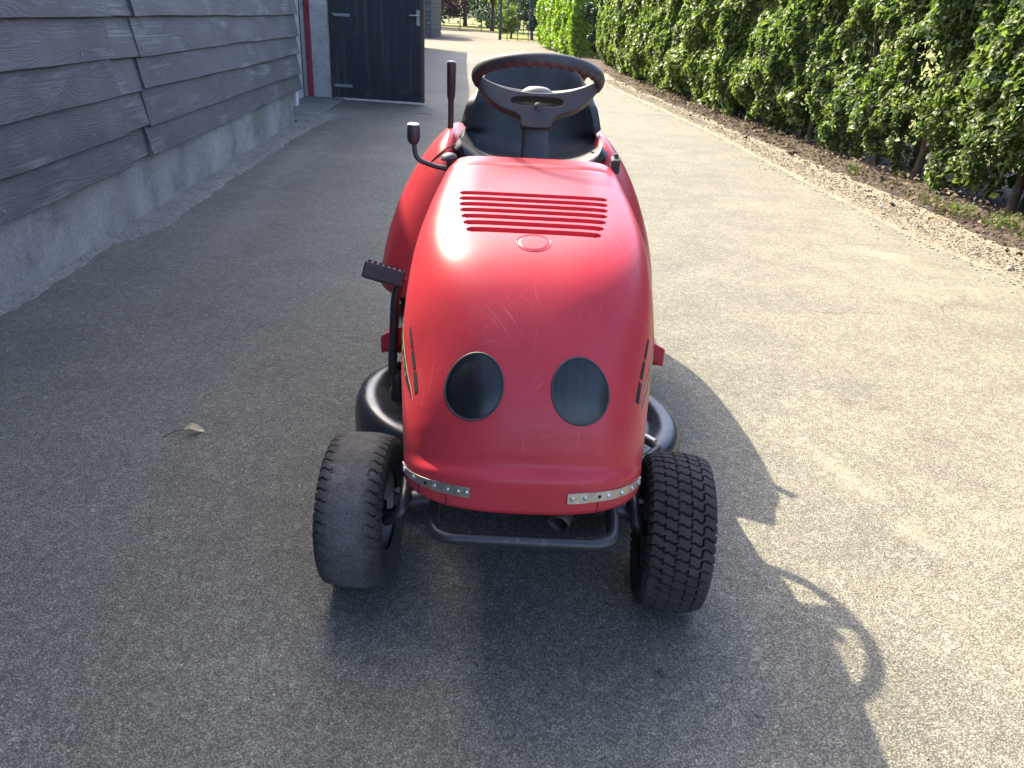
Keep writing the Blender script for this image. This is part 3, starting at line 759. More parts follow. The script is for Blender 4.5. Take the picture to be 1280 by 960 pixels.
# footrests with raised red toe boards
for sg in (-1, 1):
    fr = pyd('footrest', [(sg * x, y, z) for x, y, z in
        ((.20, .50, .50), (.385, .50, .405), (.405, .62, .335), (.405, .92, .335), (.18, .92, .335), (.18, .60, .335),
         (.20, .50, .44), (.385, .50, .352), (.405, .62, .305), (.405, .92, .305), (.18, .92, .305), (.18, .60, .305))],
        [(0, 1, 2, 5), (5, 2, 3, 4), (6, 7, 8, 11), (11, 8, 9, 10), (0, 1, 7, 6), (1, 2, 8, 7), (2, 3, 9, 8), (3, 4, 10, 9), (4, 5, 11, 10), (5, 0, 6, 11)], 'body_red', MW)
    mb = fr.modifiers.new('b', 'BEVEL'); mb.width = .005; mb.segments = 2
    box('tread_mat', (sg * .30, .76, .337), (.19, .26, .006), 'black_plastic', fr, bevel=.002)
# chassis
box('chassis', (0, .48, .375), (.30, 1.05, .11), 'black_steel', MW, bevel=.01)
box('engine_block', (0, .14, .52), (.32, .36, .24), 'black_steel', MW, bevel=.02)
tube('front_axle', [(-.27, 0, .215), (0, 0, .265), (.27, 0, .215)], .022, 'black_steel', MW)
for sg in (-1, 1):
    tube('steering_knuckle', round_path([(sg * .262, .01, .24), (sg * .262, 0, .178), (sg * .34, 0, .173)], .03), .016, 'black_steel', MW)
    tube('steering_arm', round_path([(sg * .255, .03, .25), (sg * .248, -.03, .255), (sg * .252, -.065, .225), (sg * .288, -.045, .195)], .05, 8), .012, 'black_steel', MW)
tube('tie_rod', [(-.27, .09, .25), (.27, .09, .25)], .008, 'black_steel', MW)
tube('bumper_bar', round_path([(-.172, .06, .335), (-.172, -.14, .312), (-.168, -.238, .303), (.178, -.238, .303), (.182, -.14, .312), (.182, .06, .335)], .045, 8), .0125, 'bumper_paint', MW, 16)
bm = bmesh.new(); add_tube(bm, smooth_path([(.13, .02, .38), (.118, -.06, .365), (.098, -.13, .345), (.072, -.205, .322)], 5), .022, 18, False)
ex_ = bmo('exhaust_pipe', bm, 'rust_pipe', MW, True); m_ = ex_.modifiers.new('s', 'SOLIDIFY'); m_.thickness = .003
# cutting deck: two rounded blade housings in one shell
bm = bmesh.new(); out = []
NA = 72
for k in range(NA):
    a = 2 * math.pi * k / NA; cx = .20 if math.cos(a) > 0 else -.20
    out.append((cx + .255 * math.cos(a), .50 + .275 * math.sin(a)))
rings = []
for sc, z in ((1.0, .085), (1.0, .20), (.985, .235), (.95, .258), (.88, .268), (.74, .262), (.66, .25), (.62, .25)):
    ring_ = []
    for x, y in out:
        cx = .20 if x > 0 else -.20
        k = sc; ring_.append(bm.verts.new((cx + (x - cx) * k if abs(x) > .2 else x, .49 + (y - .5) * k, z * .86 - .07 * x * (z > .1))))
    rings.append(ring_)
for a, b in zip(rings, rings[1:]):
    for k in range(NA): bm.faces.new((a[k], a[(k + 1) % NA], b[(k + 1) % NA], b[k]))
bm.faces.new(rings[-1])
dk = bmo('cutting_deck', bm, 'deck_paint', MW, True, 50)
tube('deck_rim', [(x * 1.004, .49 + (y - .5) * 1.01, .078) for x, y in out + out[:1]], .007, 'deck_paint', dk, 8)
tube('wash_nozzle', [(.275, .30, .265), (.335, .245, .255)], [.012, .013], 'rod_steel', dk)
tube('deck_bracket', round_path([(.21, .12, .27), (.29, .16, .25), (.35, .24, .25), (.345, .26, .20)], .03), .011, 'black_steel', dk)
lathe('blade_hub', [(.06, 0), (.055, .03), (.03, .04), (.001, .04)], (-.2, .49, .225), (0, 0, 1), 'deck_paint', dk)
lathe('blade_hub', [(.06, 0), (.055, .03), (.03, .04), (.001, .04)], (.2, .49, .198), (0, 0, 1), 'deck_paint', dk)
# wheels
def tyre_mesh(Rr, W, worn, seed, N=640, Mx=72):
    rg = random.Random(seed); V = []; tread = []
    nb = 46
    for i in range(N):
        th = 2 * math.pi * i / N
        for k in range(Mx):
            u = k / (Mx - 1) * 2 - 1; au = abs(u)
            if au <= .72:                                  # tread
                v = u / .72; x = v * W * .5 * .97; r = Rr - .008 - .010 * abs(v) ** 2.6
                a = th * nb / (2 * math.pi)
                row = int((v + 1) * 2.499); fr_ = (v + 1) * 2.5 - row
                zig = .13 * math.sin((v + 1) * 2.5 * math.pi * 2)
                fa = (a + .5 * (row % 2) + zig) % 1
                g = min(fa, 1 - fa) / .10; g2 = min(fr_, 1 - fr_) / .065
                brk = ((a * 1 + .25 * (row % 2)) % 1) < .5
                h = 1.0
                if g < 1: h = min(h, max(0., g) ** 2)
                if g2 < 1 and brk: h = min(h, max(.0, g2) ** 2)
                if worn:
                    edge_ = .58 + .08 * math.sin(th * 5 + 1) * math.sin(th * 13); wv = min(1, max(0, (abs(v) - edge_) / .30)) ** .7 * (.75 + .25 * math.sin(th * 3 + 1))
                    h = h * wv + (1 - wv) * (.78 + .06 * h)
                    if v > .45: h = h
                r += .0095 * h
            else:
                q = (au - .72) / .28; x = math.copysign(W * .5 * (.97 + .06 * math.sin(q * math.pi) - .06 * q * q), u)
                r = Rr - .016 - (Rr - .016 - .088) * q ** 1.1
                if q < .22: # shoulder lugs
                    fa = (th * nb / (2 * math.pi) + (.0 if u < 0 else .5)) % 1
                    if min(fa, 1 - fa) > .15: x += math.copysign(.004, u)
            V.append((x, r * math.cos(th), r * math.sin(th)))
    F = [(i * Mx + k, i * Mx + k + 1, ((i + 1) % N) * Mx + k + 1, ((i + 1) % N) * Mx + k) for i in range(N) for k in range(Mx - 1)]
    return V, F, Mx
def wheel(loc, Rr, W, worn, steer, camber, seed, N=640, Mx=72):
    w = empty('wheel'); w.parent = MW; w.location = loc; w.rotation_euler = (0, R(camber), R(steer))
    V, F, mx = tyre_mesh(Rr, W, worn, seed, N, Mx)
    me = bpy.data.meshes.new('tyre'); me.from_pydata(V, [], F)
    bm = bmesh.new(); bm.from_mesh(me); bmesh.ops.recalc_face_normals(bm, faces=bm.faces); bm.to_mesh(me); bm.free()
    me.polygons.foreach_set('use_smooth', [True] * len(me.polygons)); me.set_sharp_from_angle(angle=R(55))
    t = link('tyre', me, ['rubber', 'rubber_worn'], w)
    if worn:
        mi = np.zeros(len(F), dtype=np.int32)
        for idx, f in enumerate(F):
            k = f[0] % mx; u = k / (mx - 1) * 2 - 1
            mi[idx] = 1
        me.polygons.foreach_set('material_index', mi)
    bm = bmesh.new(); hw = W * .5 * .86
    prof = [(.088, -hw), (.094, -hw + .004), (.090, -hw + .010), (.076, -hw + .022), (.070, -.012), (.030, -.006), (.026, .004), (.026, .004), (.030, -.006 + .02), (.070, .012), (.076, hw - .022), (.090, hw - .010), (.094, hw - .004), (.088, hw)]
    k = (Rr / .19) if Rr > .2 else 1
    add_lathe(bm, [(r, h) for r, h in prof], (0, 0, 0), (1, 0, 0), 40, False)
    bmo('rim', bm, 'rim_paint', w, True, 40)
    lathe('hub', [(.024, -.05), (.027, -.03), (.027, .03), (.024, .05)], (0, 0, 0), (1, 0, 0), 'black_steel', w, 20)
    return w
wheel((-.352, .028, .172), .175, .134, True, -2.5, -1.0, 3)
wheel((.344, 0, .172), .175, .134, False, -4.0, .5, 4)
for sg in (-1, 1): wheel((sg * .31, 1.22, .226), .23, .20, False, 0, 0, 5, 200, 40)
tube('rear_axle', [(-.31, 1.22, .226), (.31, 1.22, .226)], .02, 'black_steel', MW)
# controls
ct = tube('clutch_pedal', round_path([(-.335, .45, .27), (-.348, .45, .33), (-.335, .45, .54), (-.318, .455, .585)], .04), .012, 'black_steel', MW)
pr_ = Matrix.Rotation(R(14), 3, 'Y') @ Matrix.Rotation(R(-22), 3, 'X')
pad = box('pedal_pad', (-.362, .448, .592), (.105, .06, .042), 'black_plastic', ct, pr_, .005)
bm = bmesh.new()
for k in range(7): add_box(bm, Vector((-.362, .448, .592)) + pr_ @ Vector((-.042 + .014 * k, -.004, .022)), (.007, .05, .006), pr_)
bmo('pedal_ribs', bm, 'grey_plastic', pad)
lathe('pedal_boot', [(.018, 0), (.022, .02), (.016, .04), (.02, .06), (.013, .08)], (-.335, .45, .24), (0, 0, 1), 'black_steel', MW)
gl = tube('speed_lever', round_path([(-.215, .60, .835), (-.245, .60, .838), (-.300, .60, .855), (-.305, .60, .90)], .02), .0062, 'black_steel', MW)
kb = lathe('knob', [(.010, 0), (.0125, .004), (.0155, .010), (.0165, .012), (.0165, .040), (.015, .044), (.001, .046)], (-.3055, .60, .893), (0, 0, 1), 'black_plastic', gl, 24)
lathe('knob_cap', [(.0155, .0), (.0145, .003), (.009, .0055), (.001, .006)], (-.3055, .60, .9385), (0, 0, 1), 'strip_alu', gl, 24)
lathe('choke_knob', [(.007, 0), (.007, .018), (.020, .021), (.022, .025), (.018, .032), (.009, .036), (.001, .037)], (-.213, .605, .838), (-.12, -.05, 1), 'grey_plastic', MW, 24)
th = box('throttle_knob', (.213, .62, .862), (.024, .03, .038), 'black_plastic', MW, Matrix.Rotation(R(15), 3, 'X'), .004)
box('key', (.214, .622, .885), (.010, .012, .012), 'black_steel', th, None, .002)
hb = tube('lift_lever', [(-.262, 1.2, .74), (-.262, 1.2, .97)], .0095, 'brown_grip', MW)
lathe('grip', [(.0105, 0), (.0125, .012), (.0135, .015), (.0150, .105), (.0145, .110), (.001, .111)], (-.262, 1.2, .945), (0, 0, 1), 'brown_grip', hb, 24)
lathe('grip_cap', [(.0140, 0), (.0125, .003), (.001, .004)], (-.262, 1.2, 1.0565), (0, 0, 1), 'cap_beige', hb, 24)
# catcher frame lever behind the seat (its shadow shows beside the mower)
cl = tube('catcher_lever', round_path([(.10, 1.42, .78), (.115, 1.40, .93), (.182, 1.335, 1.055)], .04), .009, 'black_steel', MW)
tube('grip', [(.125, 1.390, .955), (.186, 1.331, 1.060)], [.013, .015], 'brown_grip', cl)
# bonnet shoulder decals and grille slots
def side_t(s_): return lerp(s_, [.15, .27, .33, .40, .50, .60, .70, .80, .87], [.60, .63, .70, .73, .80, .78, .735, .675, .61])
def path_patch(name, s0, s1, off_t, w0, w1, off, mat, sg, n=10, pinch=0.):
    V = []
    for i in range(n + 1):
        u = i / n; s_ = s0 + (s1 - s0) * u; tc = side_t(s_) + off_t; w = (w0 + (w1 - w0) * u) * (1 - pinch * abs(2 * u - 1) ** 2.5)
        for j in range(4):
            t = sg * (tc + w * (j / 3 - .5)); V.append(hood_pt(s_, t) + hood_n(s_, t) * off)
    return pyd(name, V, grid_faces(n + 1, 4), mat, hood, True)
for sg in (-1, 1):
    for k, (a_, b_) in enumerate(((.695, .748), (.756, .803), (.811, .868))):
        ta = lerp(a_, [.69, .865], [.625, .575]); tb = lerp(b_, [.69, .865], [.625, .575]); V = []
        for i in range(7):
            s_ = a_ + (b_ - a_) * i / 6; tc = ta + (tb - ta) * i / 6; w = .010 + .010 * (s_ - .69) / .17
            for j in range(3):
                t = sg * (tc + w * (j - 1)); V.append(hood_pt(s_, t) + hood_n(s_, t) * .0008)
        pyd('grille_slot', V, grid_faces(7, 3), 'hole_black', hood, True)
    path_patch('side_decal', .50, .872, .03, .05, .05, .0007, 'decal_dark', sg, 16, .9)
    path_patch('decal_edge', .46, .885, .004, .012, .010, .0009, 'decal_white', sg, 16, .8)
    for a_, b_ in ((.62, .66), (.67, .70), (.715, .76), (.77, .79)): path_patch('decal_flash', a_, b_, .032, .020, .024, .0012, 'decal_green', sg, 4, .5)
    for a_, b_, o_, w_ in ((.165, .185, 0, .012), (.19, .20, .012, .008), (.215, .225, -.006, .006), (.285, .315, .0, .016), (.32, .335, .008, .012), (.345, .352, -.004, .008), (.36, .385, .004, .010), (.40, .408, 0, .006)):
        path_patch('worn_lettering', a_, b_, o_, w_, w_ * .7, .0006, 'decal_white', sg, 5, .6)

# ------------------------------------------------------------------ hedge
_vg = rng.normal(size=(97, 97))
def vnoise(a, b):
    a = np.asarray(a, float); b = np.asarray(b, float); i = np.floor(a).astype(int); j = np.floor(b).astype(int); u = a - i; v = b - j
    u = u * u * (3 - 2 * u); v = v * v * (3 - 2 * v); g = lambda p, q: _vg[p % 97, q % 97]
    return (g(i, j) * (1 - u) + g(i + 1, j) * u) * (1 - v) + (g(i, j + 1) * (1 - u) + g(i + 1, j + 1) * u) * v
def hedge(name, label, y0, y1, fx, depth, zt, dens, lsize, mat, z0=.22, stems=True, gaps=(), group=None, seed=1, extra=None):
    L = y1 - y0; h = empty(name, (fx((y0 + y1) / 2) + depth / 2, (y0 + y1) / 2, 0), label=label, category='hedge')
    if group: h['group'] = group
    o = np.array(h.location)
    k = int(L * zt * dens)
    y = y0 + rng.random(k) * L; z = rng.random(k) ** .9 * zt
    # bulging face: sum of sines gives clumps and hollows
    f = lambda y, z: .075 * vnoise(y * 1.7, z * 1.9) + .05 * vnoise(y * 4.1 + 9, z * 4.3) + .03 * vnoise(y * 9 + 5, z * 9)
    d = rng.exponential(.11, k)
    fxv = np.array([fx(q) for q in y])
    x = fxv - f(y, z) + d * (1 + .4 * f(y, z)) + np.where(z < .5, (.5 - z) * .35, 0) 
    low = z0 + .12 * vnoise(y * 2.1, y * 0 + 3.3) + .07 * vnoise(y * 5.3, y * 0 + 7.7)
    keep = (z > low) & (d < depth)
    for (gy, gz_, ry, rz_) in gaps:
        keep &= (((y - gy) / ry) ** 2 + ((z - gz_) / rz_) ** 2 + .35 * np.sin(y * 23 + z * 17)) > 1
    x, y, z, d = x[keep], y[keep], z[keep], d[keep]
    C = np.stack([x, y, z], 1); n = len(C)
    N = np.stack([-np.ones(n) * .75, .35 + rng.normal(size=n) * .6, .65 + rng.normal(size=n) * .55], 1) + rng.normal(size=(n, 3)) * .35
    sz = lsize(y) * np.clip(rng.lognormal(0, .32, n), .45, 1.9)
    # top and back skins
    kt = int(L * depth * dens * .35); yt = y0 + rng.random(kt) * L; xt = np.array([fx(q) for q in yt]) + rng.random(kt) * depth
    Ct = np.stack([xt, yt, zt + .08 * np.sin(yt * 4 + xt * 6) - rng.exponential(.06, kt)], 1)
    Nt = np.stack([rng.normal(size=kt) * .5, rng.normal(size=kt) * .5, np.ones(kt)], 1)
    kb_ = int(L * zt * dens * .40); yb = y0 + rng.random(kb_) * L; zb = z0 + rng.random(kb_) * (zt - z0)
    keepb = np.ones(kb_, bool)
    for (gy, gz_, ry, rz_) in gaps: keepb &= (((yb - gy - 1.3) / (ry * 2.6)) ** 2 + ((zb - gz_) / (rz_ * 1.5)) ** 2) > 1
    yb, zb = yb[keepb], zb[keepb]; kb_ = len(yb)
    Cb = np.stack([np.array([fx(q) for q in yb]) + depth - rng.exponential(.1, kb_), yb, zb], 1)
    Nb = np.stack([np.ones(kb_), rng.normal(size=kb_) * .5, .4 + rng.normal(size=kb_) * .5], 1)
    C = np.concatenate([C, Ct, Cb]); N = np.concatenate([N, Nt, Nb]); sz = np.concatenate([sz, lsize(yt) * 1.1, lsize(yb) * 1.7])
    leaf_cloud('foliage', C - o, N, sz, mat, h, kind='stuff')
    if stems:
        yy_ = y0 + .2
        while yy_ < y1:
            bx_ = fx(yy_) + depth * .45 + rnd.uniform(-.1, .1); bm = bmesh.new()
            hgt = zt * rnd.uniform(.7, .95); r0 = rnd.uniform(.018, .038)
            trunk = smooth_path([(bx_, yy_, -.02), (bx_ + rnd.uniform(-.05, .05), yy_ + rnd.uniform(-.05, .05), hgt * .3), (bx_ + rnd.uniform(-.1, .1), yy_ + rnd.uniform(-.1, .1), hgt * .65), (bx_ + rnd.uniform(-.15, .15), yy_ + rnd.uniform(-.15, .15), hgt)], 4)
            trunk = [p - h.location for p in trunk]
            add_tube(bm, trunk, [r0 * (1 - .7 * i / (len(trunk) - 1)) for i in range(len(trunk))], 7)
            for q in range(9):
                i0 = rnd.randrange(2, len(trunk) - 2); p = trunk[i0]; a = rnd.uniform(0, 6.28); l = rnd.uniform(.2, .5)
                e = p + Vector((math.cos(a) * l * .7, math.sin(a) * l, l * rnd.uniform(.2, .9)))
                mdl = (p + e) / 2 + Vector((rnd.uniform(-.04, .04), rnd.uniform(-.04, .04), rnd.uniform(-.02, .06)))
                add_tube(bm, smooth_path([p, mdl, e], 3), [.011 - .0013 * j for j in range(7)], 5)
            bmo('stem', bm, 'bark', h, True)
            yy_ += rnd.uniform(.35, .65)
    return h
def thick_stems(h, spots):
    for (x, y, r0, hh) in spots:
        bm = bmesh.new(); b = Vector((x, y, -.03)) - h.location
        tr = smooth_path([b, b + Vector((rnd.uniform(-.03, .03), rnd.uniform(-.04, .04), hh * .4)), b + Vector((rnd.uniform(-.06, .06), rnd.uniform(-.08, .08), hh))], 5)
        add_tube(bm, tr, [r0 * (1.15 - .45 * i / (len(tr) - 1)) for i in range(len(tr))], 9)
        for q in range(5):
            p = tr[rnd.randrange(4, len(tr))]; a = rnd.uniform(0, 6.28); l = rnd.uniform(.35, .8)
            e = p + Vector((math.cos(a) * l * .35, math.sin(a) * l * .5, l)); md = (p + e) / 2 + Vector((rnd.uniform(-.05, .05), rnd.uniform(-.08, .08), 0))
            add_tube(bm, smooth_path([p, md, e], 4), [r0 * (.55 - .045 * j) for j in range(9)], 7)
        bmo('stem', bm, 'bark', h, True)
near_size = lambda y: np.clip(.046 + (np.asarray(y) - 4) * .0026, .046, .085)
hd_ = hedge('hedge', 'long leafy green hedge lining the soil verge beside the driveway', -1.0, 12.0, face_x, .75, 1.85, 5400, near_size, 'hedge_leaf', .14, True,
      gaps=((7.05, .98, .24, .27), (7.0, .30, .24, .36), (8.05, 1.05, .20, .25), (9.05, .42, .16, .34), (9.2, .95, .14, .2), (5.7, .18, .25, .2)))
thick_stems(hd_, ((3.50, 7.10, .045, .8), (3.58, 7.28, .038, .75), (3.47, 7.40, .03, .8), (3.22, 9.15, .035, .8), (3.30, 9.35, .03, .75), (3.62, 5.8, .035, .7), (3.42, 8.2, .03, .8)))
hedge('hedge', 'narrower far stretch of clipped hedge ending at the dark gateway gap', 12.0, 25.4, face_x, .75, 1.85, 2300, near_size, 'hedge_leaf', .10, False)
fh = lambda y: lerp(y, [28, 37], [1.35, .25])
hedge('hedge', 'bright yellow green block of hedge beyond the dark gateway gap', 28.0, 37.0, fh, 1.5, 2.0, 420, lambda y: np.full(np.shape(y), .115), 'young_leaf', .05, False)
# end face of that block, facing the drive
k = 2600; C = np.stack([1.35 + rng.random(k) * 1.5, 28 - rng.exponential(.08, k) * -1 + .06 * np.sin(rng.random(k) * 30), .05 + rng.random(k) * 1.95], 1)
hb_ = [o for o in bpy.data.objects if o.name == 'hedge.002'][0]
leaf_cloud('end_foliage', C - np.array(hb_.location), np.stack([rng.normal(size=k) * .5, -np.ones(k), .4 + rng.normal(size=k) * .5], 1), np.full(k, .11), 'young_leaf', hb_, kind='stuff')

# ------------------------------------------------------------------ verge details
def stones(name, P_, sz, mat, parent=None, flat=.6, **props):
    k = len(P_); base = np.array([(1, 0, 0), (-1, 0, 0), (0, 1, 0), (0, -1, 0), (0, 0, 1), (0, 0, -1)], float)
    V = base[None] * (sz[:, None, None] * rng.uniform(.6, 1.2, (k, 6, 1)))
    V += rng.normal(size=(k, 6, 3)) * sz[:, None, None] * .22
    a = rng.random(k) * 6.28; ca, sa = np.cos(a), np.sin(a)
    X = V[..., 0] * ca[:, None] - V[..., 1] * sa[:, None]; Y = V[..., 0] * sa[:, None] + V[..., 1] * ca[:, None]
    V = np.stack([X, Y, V[..., 2] * flat], -1) + P_[:, None]
    f = np.array([(0, 2, 4), (2, 1, 4), (1, 3, 4), (3, 0, 4), (2, 0, 5), (1, 2, 5), (3, 1, 5), (0, 3, 5)])
    F = (np.arange(k) * 6)[:, None, None] + f[None]
    return tri_mesh(name, V.reshape(-1, 3), F.reshape(-1, 3), mat, parent, **props)
k = 16000; y = 2 + rng.random(k) ** 1.7 * 16; e = np.array([edge_x(q) for q in y]); w = np.array([face_x(q) for q in y]) - e
u = rng.normal(.20, .17, k); x = e + w * u
stones('gravel', np.stack([x, y, np.where(x > e - .04, .020 + rng.random(k) * .008, .002)], 1), rng.lognormal(-5.1, .35, k), 'stone_chip', label='pale loose gravel along the crumbling driveway edge', category='gravel', kind='stuff')
k = 9000; y = .75 + rng.random(k) ** 2.2 * 9; x = -1.9 + rng.random(k) * 4.5
stones('loose_grit', np.stack([x, y, np.full(k, .001)], 1), np.clip(rng.lognormal(-6.55, .38, k), .0006, .0045), 'stone_chip', label='scattered pale grit lying on the driveway', category='grit', kind='stuff')
k = 3000; y = 3 + rng.random(k) ** 1.5 * 18; e = np.array([edge_x(q) for q in y]); w = np.array([face_x(q) for q in y]) - e
u = np.clip(rng.normal(.80, .28, k), .12, 1.7); x = e + w * u
C = np.stack([x, y, .045 + .05 * u + rng.random(k) * .02], 1); N = np.stack([rng.normal(size=k) * .5, rng.normal(size=k) * .5, np.ones(k)], 1)
leaf_cloud('leaf_litter', C, N, rng.uniform(.02, .055, k), 'dry_leaf', label='brown dead leaves littering the soil under the hedge', category='leaf litter', kind='stuff')
k = 1500; y = 3.5 + rng.random(k) * 12; e = np.array([edge_x(q) for q in y]); w = np.array([face_x(q) for q in y]) - e; u = rng.normal(.75, .2, k)
stones('soil_clods', np.stack([e + w * u, y, .04 + .03 * u], 1), rng.lognormal(-4.5, .4, k), 'soil', label='crumbly dark soil clods on the verge', category='soil', kind='stuff')
def tuft(x, y, n, hgt, spread, label):
    V = []; F = []
    for i in range(n):
        a = rnd.uniform(0, 6.28); r = spread * math.sqrt(rnd.random()); bx, by = r * math.cos(a), r * math.sin(a)
        l = hgt * rnd.uniform(.5, 1.1); ln = rnd.uniform(.1, .7); a2 = rnd.uniform(0, 6.28); dx, dy = math.cos(a2) * ln * l, math.sin(a2) * ln * l
        wx, wy = -math.sin(a2) * .003, math.cos(a2) * .003; b = len(V)
        V += [(bx - wx, by - wy, 0), (bx + wx, by + wy, 0), (bx + dx * .4 + wx, by + dy * .4 + wy, l * .6), (bx + dx * .4 - wx, by + dy * .4 - wy, l * .6), (bx + dx, by + dy, l * .85)]
        F += [(b, b + 1, b + 2, b + 3), (b + 3, b + 2, b + 4)]
    o = pyd('grass_tuft', V, F, 'grass_blade', label=label, category='grass tuft', group='grass tufts on the verge'); o.location = (x, y, .03)
for (x, y, n, hh, s, lb) in ((3.22, 5.75, 130, .11, .14, 'dense low grass tuft on the soil verge under the hedge'), (3.36, 5.35, 150, .12, .16, 'widest and thickest grass patch on the soil verge'),
        (3.18, 6.15, 70, .08, .10, 'short sparse grass tuft beside the dense low one on the verge'), (3.02, 7.3, 60, .13, .06, 'narrow lone upright grass tuft standing apart on the verge'), (3.42, 5.05, 90, .10, .14, 'thin loose grass tuft beside the thickest grass patch')):
    tuft(x, y, n, hh, s, lb)
# dead leaf with its stalk, lying in the shade
V = []; n = 10
for i in range(n + 1):
    u = i / n; wv = .013 * math.sin(math.pi * min(1, u * 1.02)) ** .7 + .001
    for j, q in enumerate((-1, -.5, 0, .5, 1)):
        V.append(((u - .5) * .062, q * wv, .006 + .012 * abs(q) * math.sin(math.pi * u) + .006 * math.sin(u * 5)))
dl = pyd('dead_leaf', V, grid_faces(n + 1, 5), 'dry_pale' if 'dry_pale' in MT else 'stone_chip', None, True, label='single curled pale dead leaf lying on the shaded asphalt', category='leaf')
dl.location = (-.966, 2.045, .003); dl.rotation_euler = (R(12), 0, R(8))
MT['dry_pale'] = simple('dry_pale', (.62, .50, .28), .7, var=.35, scale=60); dl.data.materials[0] = MT['dry_pale']
tube('stalk', smooth_path([(-.03, 0, .006), (-.055, -.010, .008), (-.085, -.030, .004)], 4), .0013, 'bark', dl, 6)
tw = tube('twig', smooth_path([(-.06, .0, .004), (0, .006, .008), (.06, -.004, .004)], 4), .0016, 'bark', None, 6, label='thin dark twig lying on the asphalt before the barn door', category='twig')
tw.location = (-1.30, 10.3, .001); tw.scale = (1.6, 1.6, 1.6)

# ------------------------------------------------------------------ far background
def shrub(name, label, cat, x, y, rx, ry, h, n, size, mat, trunk=True, z0=.0, clumps=22, group=None, tz=None):
    t = empty(name, (x, y, 0), label=label, category=cat)
    if group: t['group'] = group
    cs = []
    for i in range(clumps):
        a = rnd.uniform(0, 6.28); r = math.sqrt(rnd.random()); cz = z0 + (h - z0) * (.12 + .8 * rnd.random())
        k = math.sin(math.pi * min(.98, max(.12, (cz - z0) / (h - z0)))) ** .5
        cs.append((rx * r * math.cos(a) * k, ry * r * math.sin(a) * k, cz, rnd.uniform(.22, .42) * min(rx, h) * .9))
    C = []; N = []
    for i in range(n):
        cx, cy, cz, cr = cs[i % clumps]; v = rng.normal(size=3); v /= np.linalg.norm(v); rr = cr * (.55 + .45 * rng.random() ** .5)
        C.append((cx + v[0] * rr, cy + v[1] * rr, max(.03, cz + v[2] * rr))); N.append(v + rng.normal(size=3) * .5 + np.array([0, 0, .3]))
    leaf_cloud('crown', np.array(C), np.array(N), size * rng.uniform(.7, 1.3, n), mat, t, kind='stuff')
    bm = bmesh.new(); hh = tz or h * .8; r0 = .03 + .02 * h
    pts = smooth_path([(0, 0, -.05), (rnd.uniform(-.1, .1), 0, hh * .4), (rnd.uniform(-.2, .2), rnd.uniform(-.2, .2), hh)], 5)
    add_tube(bm, pts, [r0 * (1 - .75 * i / (len(pts) - 1)) for i in range(len(pts))], 8)
    for q in range(7):
        p = pts[rnd.randrange(4, len(pts) - 1)]; cx, cy, cz, cr = rnd.choice(cs)
        add_tube(bm, [p, (p + Vector((cx, cy, cz))) / 2 + Vector((0, 0, .1)), Vector((cx, cy, cz))], [r0 * .4, r0 * .3, r0 * .12], 6)
    bmo('trunk', bm, 'bark', t, True)
    return t
shrub('evergreen_bush', 'dark evergreen bush filling the gap between the two hedges', 'bush', 2.25, 27.3, .50, .7, 2.6, 5000, .10, 'dark_leaf', clumps=30)
shrub('evergreen_bush', 'dark evergreen bush behind the wire fence beside the yellow hedge', 'bush', .1, 46.5, 1.0, 1.2, 3.2, 4500, .14, 'dark_leaf', clumps=30)
shrub('laurel_bush', 'bright green square bush behind the wire fence', 'bush', -1.1, 48.0, .75, .7, 2.1, 3000, .13, 'young_leaf', clumps=26)
shrub('purple_shrub', 'dark purple leaved shrub on the lawn', 'shrub', -6.6, 62, 1.7, 1.5, 3.2, 3500, .18, 'purple_leaf', z0=.7)
shrub('garden_tree', 'leafy green tree with low branches behind the garden fence', 'tree', -3.0, 66, 4.0, 3.0, 7.5, 9000, .25, 'hedge_leaf', z0=1.7, clumps=40)
shrub('garden_tree', 'broad dark tree shading the end of the garden path', 'tree', -12, 72, 5.0, 3.5, 9.0, 9000, .30, 'dark_leaf', z0=.4, clumps=50)
shrub('garden_tree', 'tall dark tree rising behind the yellow green hedge', 'tree', 3.2, 56, 4.0, 3.0, 9.0, 9000, .28, 'dark_leaf', z0=.2, clumps=50)
shrub('garden_tree', 'wide dense dark tree at the far lawn edge', 'tree', -6.5, 84, 6.5, 3.5, 10.0, 11000, .36, 'dark_leaf', z0=.3, clumps=60)
shrub('garden_tree', 'dark spreading tree beyond the far corner of the barn', 'tree', -8.0, 50, 2.4, 2.2, 6.0, 8000, .2, 'dark_leaf', z0=.3, clumps=40)
for i, (x, y, lb) in enumerate(((-3.0, 78, 'low round bush beside the leafy garden tree trunk'), (-9.5, 80, 'low round bush between the dark tree and the far dense tree'), (-1.0, 80, 'low round bush on the far lawn behind the wire fence'))):
    shrub('garden_bush', lb, 'bush', x, y, 1.6, 1.2, 1.6, 1500, .2, 'hedge_leaf', clumps=14, group='low bushes on the far lawn')
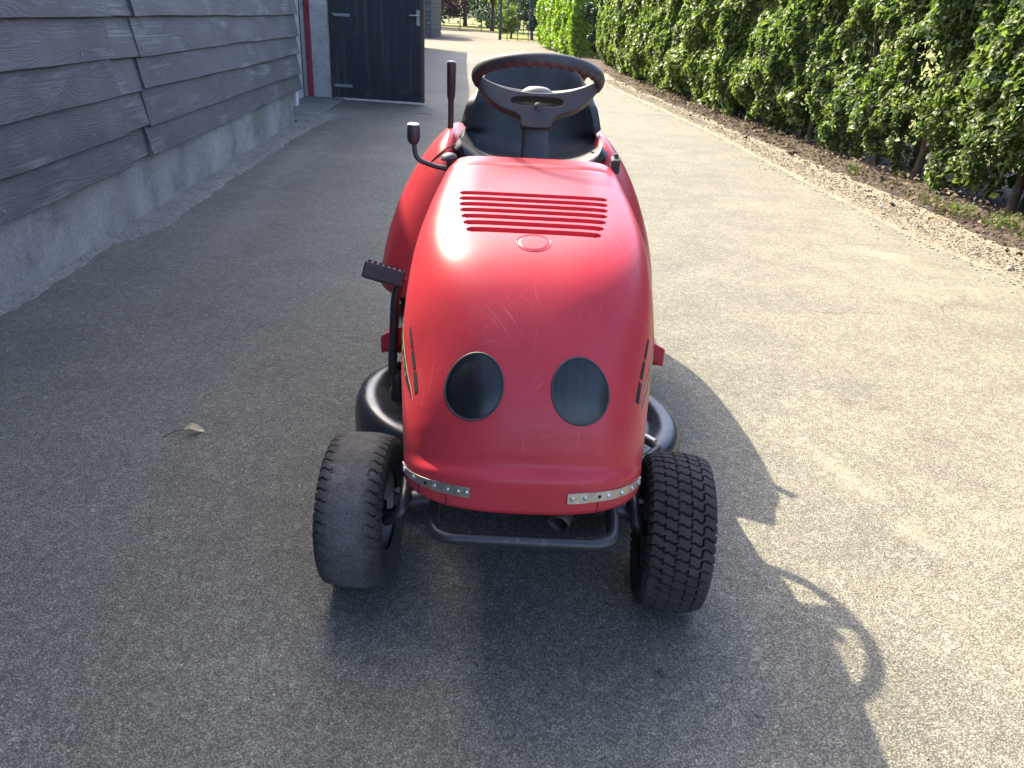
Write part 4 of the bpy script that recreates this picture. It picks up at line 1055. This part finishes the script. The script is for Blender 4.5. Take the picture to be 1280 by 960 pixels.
# dark slatted shed standing past the barn
sh = empty('shed', (-6.7, 43.2, 0), label='dark slatted timber shed standing on the sandy yard past the barn', category='shed')
box('shed_core', (0, 0, 1.25), (3.7, 4.6, 2.5), 'dark_trim', sh)
for k in range(13):
    box('slat', (0, -2.325, .10 + .19 * k), (3.72, .04, .165), 'weathered_board', sh, Matrix.Rotation(R(-8), 3, 'X'), .004)
    box('slat', (1.875, 0, .10 + .19 * k), (.04, 4.62, .165), 'weathered_board', sh, Matrix.Rotation(R(8), 3, 'Y'), .004)
pyd('roof', [(-2.1, -2.6, 2.5), (2.1, -2.6, 2.5), (2.1, 2.6, 2.5), (-2.1, 2.6, 2.5), (-2.1, 0, 3.3), (2.1, 0, 3.3)], [(0, 1, 5, 4), (2, 3, 4, 5), (0, 4, 3), (1, 2, 5), (0, 3, 2, 1)], 'roof_tile', sh)
# garden gate posts and wire fence
def post(x, y, h, label, r=.055):
    p = box('gate_post', (0, 0, h / 2), (r * 2, r * 2, h), 'fence_metal', None, None, .008, label=label, category='post'); p.location = (x, y, 0); return p
post(-1.56, 43.6, 3.4, 'tall dark metal gate post at the garden entrance', .07); post(-5.6, 43.4, 1.5, 'short dark gate post on the barn side of the garden path')
fe = empty('wire_fence', (-1.5, 43.8, 0), label='thin dark wire mesh fence beside the tall gate post', category='fence')
for k in range(4): tube('post', [(.55 * k + .3, .1 * k, 0), (.55 * k + .3, .1 * k, 1.9)], .022, 'fence_metal', fe, 8)
for z in (.1, .7, 1.3, 1.88): tube('wire', [(0, 0, z), (2.0, .36, z)], .009, 'fence_metal', fe, 6)
bm = bmesh.new()
for k in range(26): add_tube(bm, [(.08 * k, .0144 * k, .1), (.08 * k, .0144 * k, 1.88)], .004, 4)
bmo('mesh_wires', bm, 'fence_metal', fe, kind='stuff')
rf = empty('rail_fence', (-7, 60, 0), label='low thin dark rail fence across the garden lawn', category='fence')
for k in range(9): box('post', (-4 + 1.5 * k, 0, .5), (.06, .06, 1.0), 'fence_metal', rf)
for z in (.45, .9): box('rail', (2, -.06, z), (12.2, .03, .035), 'fence_metal', rf)
gt = empty('garden_bench', (-9.2, 64, 0), label='white garden bench standing on the far lawn', category='bench')
box('seat', (0, 0, .45), (1.6, .45, .06), 'white_thing', gt); box('backrest', (0, .24, .75), (1.6, .05, .40), 'white_thing', gt)
for sx in (-.7, .7):
    for sy in (-.18, .18): box('leg', (sx, sy, .21), (.06, .06, .42), 'white_thing', gt)

SC.render.engine = 'CYCLES'
SC.cycles.max_bounces = 6; SC.cycles.diffuse_bounces = 3
